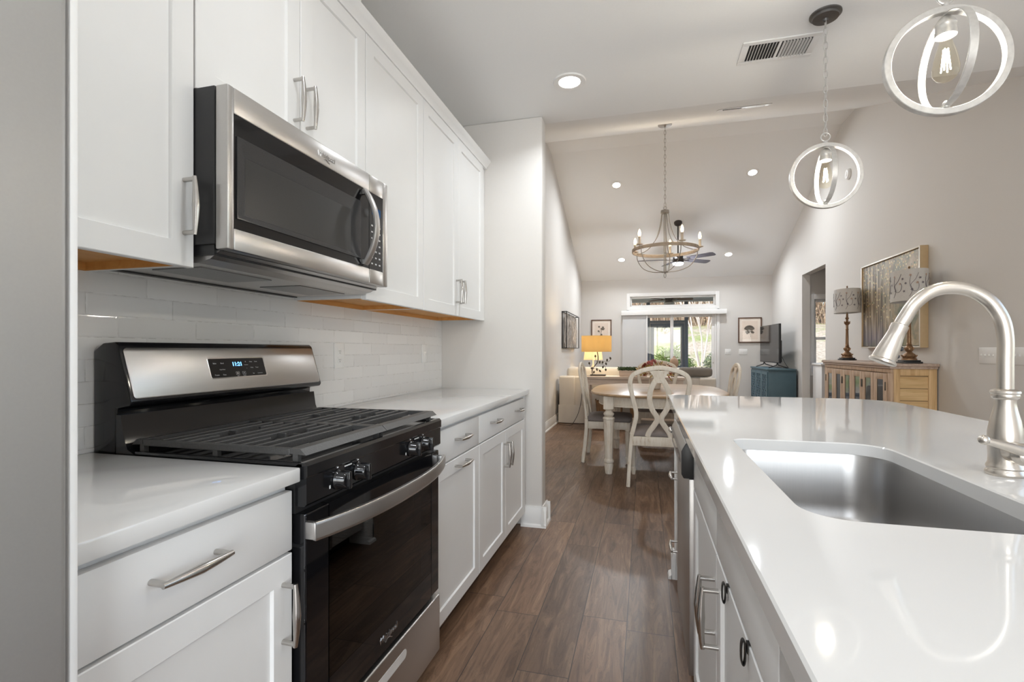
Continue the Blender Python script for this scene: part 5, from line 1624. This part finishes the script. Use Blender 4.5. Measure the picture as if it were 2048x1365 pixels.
M['lamp_bronze'] = plain('antique_gold_bronze', (0.26, 0.155, 0.085, 1), 0.42, 0.65, nscale=70, namt=0.45)
def lamp_shade_mat():
    n = NT('grey_embroidered_shade')
    no = n.noise(n.scaled(n.coords(), (1, 1, 1)), 200.0, 2.0)
    n.principled(n.mix(no.outputs[0], srgb(186, 183, 180), srgb(214, 212, 208)), 0.85, spec=.1)
    return n.m
M['grey_shade'] = lamp_shade_mat()
M['vine'] = plain('embroidered_vine', srgb(110, 104, 110), 0.8, nscale=60)
M['vine_bloom'] = plain('embroidered_bloom', srgb(176, 150, 134), 0.8, nscale=60)
def ornate_lamp(label):
    t = thing('table_lamp', label, 'lamp', (0, 0, 0), 'bronze lamps on the sideboard')
    MB().box(-.075, .075, -.075, .075, 0, .016, .003).box(-.064, .064, -.064, .064, .016, .030, .003).build('plinth', M['black_satin'], t)
    prof = [(.060, .030), (.058, .042), (.044, .052), (.052, .066), (.046, .082), (.026, .098), (.020, .106), (.030, .116), (.034, .132), (.028, .152), (.018, .164), (.024, .170), (.018, .178), (.0165, .20), (.0135, .36), (.018, .368), (.0125, .376), (.0135, .42), (.026, .432), (.033, .446), (.022, .452), (.012, .462), (.013, .49), (.022, .505), (.012, .512), (.010, .56)]
    MB().lathe(prof, (0, 0, 0), 20).build('column', M['lamp_bronze'], t)
    lv = MB()
    for k in range(8):
        a = 2 * math.pi * k / 8
        e = Vector((math.cos(a), math.sin(a), 0))
        for (r, z, L) in ((.050, .040, .034), (.030, .112, .030), (.024, .437, .026)):
            pts = [e * (r * .7) + Vector((0, 0, z)), e * r + Vector((0, 0, z + L * .5)), e * (r * 1.18) + Vector((0, 0, z + L)), e * (r * 1.3) + Vector((0, 0, z + L * .85))]
            lv.tube(spline(pts, 3), [.005, .005, .006, .006, .006, .006, .005, .004, .003, .002][:len(spline(pts, 3))], 6)
    lv.build('acanthus_leaves', M['lamp_bronze'], t)
    sh = MB()
    R, z0_, z1_ = .195, .565, .845
    sx_ = .655
    sh.lathe([(R, z0_), (R * .985, z1_), (R * .965, z1_), (R * .98, z0_)], (0, 0, 0), 48, caps=False, sx=sx_)
    def S(th, h):
        return Vector(((R * 1.004) * sx_ * math.cos(th), (R * 1.004) * math.sin(th), z0_ + h * (z1_ - z0_)))
    for k in range(7):
        th0 = k * 2 * math.pi / 7
        sp_ = []
        for i in range(26):
            q = i / 25 * 4.6
            rr = .40 * (1 - i / 32)
            sp_.append(S(th0 + rr * math.cos(q + 2.4) * .95, .52 + rr * .95 * math.sin(q + 2.4)))
        sh.tube(sp_, .0016, 5, mi=1)
        st_ = [S(th0 - .35, .12), S(th0 - .2, .32), S(th0 - .28, .50), S(th0 - .05, .66), S(th0 + .12, .86)]
        sh.tube(spline(st_, 5), .0016, 5, mi=1)
        for (dt, h, m_) in ((.05, .55, 2), (-.22, .34, 1), (.20, .70, 1), (.28, .30, 1), (-.3, .80, 2), (.36, .55, 1)):
            c = S(th0 + dt, h)
            nrm = Vector((c.x / sx_ ** 2, c.y, 0)).normalized()
            tang = nrm.cross(Vector((0, 0, 1)))
            for q in range(5):
                a = 2 * math.pi * q / 5
                leaf(sh, c + nrm * .0012, tang * math.cos(a) + Vector((0, 0, 1)) * math.sin(a), nrm, .013, .007, m_)
    sh.build('shade', [M['grey_shade'], M['vine'], M['vine_bloom']], t, True, 60)
    MB().lathe([(.004, .56), (.004, .862), (.010, .866), (.006, .874), (.010, .884), (.001, .892)], (0, 0, 0), 12).tube([(0, -R * .97, .835), (0, R * .97, .835)], .002, 5).build('finial', M['lamp_bronze'], t)
    return t
l1 = ornate_lamp('bronze table lamp on the sideboard standing clear of the faucet, farther away')
l1.location = (2.342, 6.765, 1.056)
copy_thing(l1, (2.342, 5.325, 1.056), 0, 'bronze table lamp on the near end of the sideboard, partly hidden by the faucet')

def painting_mat():
    n = NT('abstract_birch_forest_canvas')
    co = n.coords()
    x, y, z = n.xyz(co)       # y runs along the wall, z up; canvas local coordinates
    base = n.noise(n.comb(n.math('MULTIPLY', y, 2.2), n.math('MULTIPLY', z, 2.0), 0.0), 2.4, 5.0, .6, .6)
    bg = n.ramp(base.outputs[0], [(0.25, srgb(74, 92, 84)), (0.42, srgb(128, 128, 108)), (0.55, srgb(168, 150, 122)), (0.7, srgb(188, 174, 154))])
    tr = n.noise(n.comb(n.math('MULTIPLY', y, 15.0), n.math('MULTIPLY', z, 0.8), 3.0), 1.0, 2.5, .55, .35)
    trunks = n.ramp(tr.outputs[0], [(0.32, srgb(36, 32, 32)), (0.40, srgb(84, 72, 64)), (0.46, srgb(176, 158, 134)), (0.51, srgb(212, 202, 186)), (0.545, srgb(120, 104, 84)), (0.60, srgb(48, 44, 52)), (0.66, srgb(150, 130, 100))])
    drip = n.noise(n.comb(n.math('MULTIPLY', y, 9.0), n.math('MULTIPLY', z, 1.0), 9.0), 1.0, 2.0)
    side = n.node('ShaderNodeMapRange', {0: n.math('SUBTRACT', y, n.math('MULTIPLY', drip.outputs[0], .5)), 1: -.45, 2: .0, 3: 0.0, 4: 1.0}).outputs[0]
    c = n.mix(n.math('MULTIPLY', side, .85), bg, trunks)
    low = n.node('ShaderNodeMapRange', {0: n.math('ADD', z, n.math('MULTIPLY', drip.outputs[0], .25)), 1: -.28, 2: -.02, 3: 1.0, 4: 0.0}).outputs[0]
    c = n.mix(n.math('MULTIPLY', low, n.math('MULTIPLY', side, .55)), c, srgb(86, 84, 122))
    bot = n.node('ShaderNodeMapRange', {0: n.math('ADD', z, n.math('MULTIPLY', base.outputs[0], .3)), 1: -.34, 2: -.22, 3: 1.0, 4: 0.0}).outputs[0]
    c = n.mix(n.math('MULTIPLY', bot, .6), c, srgb(92, 104, 74))
    vo = n.node('ShaderNodeTexVoronoi', {'Vector': n.comb(y, z, 0.0), 'Scale': 30.0})
    rnd = n.xyz(vo.outputs['Color'])[0]
    hi = n.node('ShaderNodeMapRange', {0: n.math('ADD', z, n.math('MULTIPLY', base.outputs[0], .5)), 1: .02, 2: .50, 3: 0.0, 4: 1.0}).outputs[0]
    dot = n.math('MULTIPLY', n.math('LESS_THAN', vo.outputs['Distance'], .36), n.math('LESS_THAN', rnd, hi))
    gold = n.ramp(n.xyz(vo.outputs['Color'])[1], [(0.0, srgb(196, 168, 106)), (0.5, srgb(226, 214, 176)), (1.0, srgb(92, 112, 92))])
    c = n.mix(dot, c, gold)
    n.principled(c, 0.45, spec=.4, normal=n.bump(base.outputs[0], .1, .003))
    return n.m
pt = thing('painting', 'large abstract woodland canvas in a pale frame above the sideboard', 'painting', (2.50, 6.08, 1.68))
py0, py1, pz0, pz1 = 5.435, 6.73, 1.20, 2.155
pf = MB()
for (a, b, c, d_) in ((py0, py0 + .016, pz0, pz1), (py1 - .016, py1, pz0, pz1), (py0 + .016, py1 - .016, pz0, pz0 + .016), (py0 + .016, py1 - .016, pz1 - .016, pz1)):
    pf.box(2.476, 2.544, a, b, c, d_, .002)
M['frame_gold'] = plain('champagne_frame_side', srgb(188, 164, 128), 0.45, nscale=30, namt=0.08)
M['frame_silver'] = plain('silver_frame_face', srgb(214, 208, 198), 0.35, 0.3, nscale=30, namt=0.05)
pf.build('frame', M['frame_gold'], pt)
pf2 = MB()
for (a, b, c, d_) in ((py0, py0 + .015, pz0, pz1), (py1 - .015, py1, pz0, pz1), (py0 + .015, py1 - .015, pz0, pz0 + .015), (py0 + .015, py1 - .015, pz1 - .015, pz1)):
    pf2.box(2.474, 2.4775, a, b, c, d_, .001)
pf2.build('frame_face', M['frame_silver'], pt)
MB().box(2.489, 2.535, py0 + .022, py1 - .022, pz0 + .022, pz1 - .022).build('canvas', painting_mat(), pt, False)

# pale cabinet in the alcove
ac = thing('alcove_cabinet', 'pale grey cabinet just inside the wall opening under the window', 'cabinet', (2.80, 8.95, 0))
MB().box(2.69, 3.05, 8.78, 9.20, .0, .93, .004).build('body', M['trim'], ac)
MB().box(2.672, 3.07, 8.76, 9.215, .93, .965, .008).build('top', M['trim'], ac)
# ================================================================ PORCH AND GARDEN
M['porch_floor'] = plain('porch_concrete', srgb(150, 144, 136), 0.8, nscale=12, namt=0.1)
M['porch_ceiling'] = plain('porch_ceiling_paint', srgb(188, 190, 190), 0.7, nscale=12, namt=0.03)
M['screen_frame'] = plain('dark_screen_frame', srgb(84, 90, 98), 0.5, nscale=20, namt=0.05)
PX0, PX1, PY0, PY1 = -1.6, 2.66, YB + .14, 14.40
struct('floor_porch', MB().box(PX0, PX1, PY0, PY1 + .1, -.08, -.005), M['porch_floor'])
struct('ceiling_porch', MB().box(PX0 - .2, PX1 + .2, PY0, PY1 + .4, 2.585, 2.66), M['porch_ceiling'])
struct('beam_porch', MB().box(PX0, PX1, PY1, PY1 + .1, 2.515, 2.585), M['porch_ceiling'])
sc_ = thing('porch_screen_frame', 'dark grey porch screen framing seen through the patio door', 'screen frame', (.6, PY1, 0))
for x in (-1.5, -.75, .10, 1.11, 2.56):
    MB().box(x - .045, x + .045, PY1, PY1 + .09, 0, 2.515, .003).build('post', M['screen_frame'], sc_)
rl = MB()
for x0, x1 in ((-1.455, -.795), (-.705, .055), (1.155, 2.515)):
    rl.box(x0, x1, PY1 + .01, PY1 + .08, .64, .70, .003).box(x0, x1, PY1 + .01, PY1 + .08, 0, .08, .003)
rl.box(.145, 1.065, PY1 + .01, PY1 + .08, 1.93, 2.0, .003)
rl.build('rail', M['screen_frame'], sc_)
sd_ = thing('screen_door', 'dark grey screen door on the porch seen through the patio door', 'door', (.605, PY1 + .03, 0))
q = MB()
for b in ((.150, .255, .02, 1.925), (.955, 1.06, .02, 1.925), (.255, .955, 1.80, 1.925), (.255, .955, .02, .26), (.255, .955, .66, .74)):
    q.box(b[0], b[1], PY1 + .02, PY1 + .06, b[2], b[3], .003)
q.build('door_frame', M['screen_frame'], sd_)
MB().box(.97, .985, PY1 - .02, PY1 + .02, .95, 1.08, .003).build('handle', M['dark_metal'], sd_)
M['porch_blade'] = wood('brown_porch_fan_blade', srgb(86, 62, 44), srgb(122, 92, 66), axis=0, rough=0.5)
M['frosted'] = plain('frosted_bowl', srgb(176, 172, 166), 0.4, nscale=10)
ceiling_fan('brown porch fan seen through the transom window', .585, 12.9, 2.585, 2.425, .57, 5, math.radians(2), M['porch_blade'], 0, M['frosted'], 0, 'porch_fan', True)

# hillside
def ground_mat():
    n = NT('winter_lawn')
    co = n.coords()
    a = n.noise(co, .55, 5.0, .6)
    b = n.noise(co, 9.0, 5.0, .65)
    straw = n.ramp(b.outputs[0], [(0.3, srgb(168, 150, 128)), (0.55, srgb(210, 196, 174)), (0.75, srgb(226, 216, 198))])
    green = n.ramp(b.outputs[0], [(0.3, srgb(140, 150, 98)), (0.7, srgb(190, 194, 134))])
    f = n.ramp(a.outputs[0], [(0.50, (0, 0, 0, 1)), (0.60, (1, 1, 1, 1))])
    n.principled(n.mix(f, straw, green), 0.95, spec=.05, normal=n.bump(b.outputs[0], .5, .05))
    return n.m
rng = random.Random(3)
def gz(x, y):
    if y < 15.5: return -.10
    t = min(1.0, (y - 15.5) / 11.0)
    return -.10 + 2.35 * (t * t * (3 - 2 * t)) + max(0, y - 26.5) * .14 + .06 * math.sin(x * .9 + y * .5)
gm = MB()
xs = [-14 + 1.0 * i for i in range(45)]
ys = [9.43 + (40 - 9.43) * j / 44 for j in range(45)]
grid = [[gm.bm.verts.new((x, y, gz(x, y))) for x in xs] for y in ys]
for j in range(44):
    for i in range(44):
        if ys[j+1] < 14.9 and xs[i] > -1.8 and xs[i+1] < 2.6: continue
        gm.bm.faces.new((grid[j][i], grid[j][i+1], grid[j+1][i+1], grid[j+1][i]))
struct('ground_hillside', gm, ground_mat())

M['bark_pale'] = plain('pale_bark', srgb(226, 212, 198), 0.8, nscale=14, namt=0.15)
M['bark_brown'] = plain('brown_bark', srgb(164, 144, 126), 0.9, nscale=14, namt=0.3)
M['shrub_leaf'] = plain('shrub_leaf', srgb(132, 152, 84), 0.6, nscale=3, namt=0.4)
M['shrub_dark'] = plain('dark_shrub_leaf', srgb(108, 120, 84), 0.6, nscale=3, namt=0.4)
M['brush'] = plain('russet_brush', srgb(200, 180, 154), 0.9, nscale=2.0, namt=0.35)
M['brush_dark'] = plain('brown_brush', srgb(158, 132, 110), 0.9, nscale=2.0, namt=0.35)
def branchy(mb, p, d, L, r, depth, rng, spread=.45):
    pts = [p]; dd = d.normalized()
    for i in range(4):
        dd = (dd + Vector((rng.uniform(-.12, .12), rng.uniform(-.12, .12), .05))).normalized()
        pts.append(pts[-1] + dd * L / 4)
    mb.tube(pts, [r * (1 - .12 * i) for i in range(5)], 6)
    if depth > 0:
        for k in range(3 if depth > 1 else 2):
            s = rng.uniform(.55, 1.0)
            q = pts[2] if s < .7 else pts[4]
            nd = (dd + Vector((rng.uniform(-spread, spread), rng.uniform(-spread, spread), rng.uniform(-.05, .3)))).normalized()
            branchy(mb, q, nd, L * rng.uniform(.55, .8), r * .55, depth - 1, rng, spread)
def tree(label, x, y, trunks, L, r, depth, seed, mat, group=None, lean=.25):
    rg_ = random.Random(seed)
    z = gz(x, y)
    t = thing('bare_tree', label, 'tree', (x, y, z), group)
    for k in range(trunks):
        a = 2 * math.pi * k / trunks + .4
        mb = MB()
        d = Vector((math.cos(a) * lean, math.sin(a) * lean, 1)) if trunks > 1 else Vector((rg_.uniform(-.05, .05), 0, 1))
        branchy(mb, Vector((x + .08 * math.cos(a), y + .08 * math.sin(a), z - .05)), d, L, r, depth, rg_)
        mb.build('trunk', mat, t, True, 80)
    return t
tree('pale multi trunk bare tree on the slope seen through the patio door', 2.02, 19.6, 4, 2.2, .042, 3, 21, M['bark_pale'])
def shrub(label, x, y, r, h, n, seed, mat, z=None):
    rg_ = random.Random(seed)
    z = gz(x, y) if z is None else z
    t = thing('garden_shrub', label, 'shrub', (x, y, z), 'evergreen shrubs on the slope')
    f = MB()
    for i in range(n):
        d = rnd_dir(rg_, -.2)
        q = rg_.uniform(.55, 1.0) * (1 + .15 * math.sin(d.x * 7 + d.y * 5))
        c = Vector((x + d.x * r * q, y + d.y * r * q, z + h * .5 + d.z * h * .55 * q))
        leaf(f, c, (d + rnd_dir(rg_) * .8), rnd_dir(rg_), rg_.uniform(.05, .085), .038)
    f.build('foliage', mat, t, False)
    s = MB()
    for i in range(5):
        a = i * 1.3
        s.tube([(x, y, z), (x + .3 * r * math.cos(a), y + .3 * r * math.sin(a), z + h * .4), (x + .6 * r * math.cos(a), y + .6 * r * math.sin(a), z + h * .8)], .018, 5)
    s.build('stem', M['bark_brown'], t, False)
shrub('bright green shrub behind the screen door of the porch', .90, 17.2, .62, 1.15, 3600, 5, M['shrub_leaf'])
shrub('darker evergreen shrub at the foot of the pale bare tree', 2.75, 17.6, .80, 1.0, 3800, 6, M['shrub_dark'])
shrub('evergreen shrub outside the alcove window', 5.1, 14.6, .8, 1.0, 2200, 8, M['shrub_dark'])
rng = random.Random(11)
spots = [(-5.2, 24.8), (-2.2, 25.2), (.3, 24.9), (2.9, 25.3), (5.8, 24.9), (8.8, 25.2), (11.8, 24.9)]
for i, (x, y) in enumerate(spots):
    t = tree('slim bare woodland tree rising behind the brush at the top of the slope', x, y, 1, 3.4, .075, 2, 40 + i, M['bark_brown'], 'bare woodland trees behind the slope')
# tangle of brush at the wood's edge: nobody could count it
def brush(name, label, x0, x1, y0, y1, hmin, hmax, n, seed, mats, nl=5, ls=.14):
    rg_ = random.Random(seed)
    b_ = MB()
    for i in range(n):
        x, y = rg_.uniform(x0, x1), rg_.uniform(y0, y1)
        z = gz(x, y)
        h = rg_.uniform(hmin, hmax)
        d = Vector((rg_.uniform(-.35, .35), rg_.uniform(-.2, .2), 1)).normalized()
        p = Vector((x, y, z))
        s = d.cross(Vector((rg_.uniform(-1, 1), 1, 0))).normalized() * rg_.uniform(.006, .016)
        mi = rg_.randrange(len(mats))
        m = p + d * h * .5 + Vector((rg_.uniform(-.1, .1), 0, 0))
        e = p + d * h
        b_.quad([p - s, p + s, m + s * .8, m - s * .8], mi); b_.quad([m - s * .8, m + s * .8, e + s * .3, e - s * .3], mi)
        for k in range(nl):
            c = p + d * h * rg_.uniform(.15, 1.0)
            leaf(b_, c, rnd_dir(rg_), rnd_dir(rg_), rg_.uniform(.5, 1.2) * ls, ls * .5, mi)
    o = b_.build(name, mats, None, False)
    return tag(o, label, 'brush', None, 'stuff')
brush('woodland_brush', 'tangle of russet winter brush along the top of the slope', -12, 16, 28.0, 31.5, .8, 6.5, 6500, 2, [M['brush'], M['brush_dark'], M['bark_brown'], M['brush']])
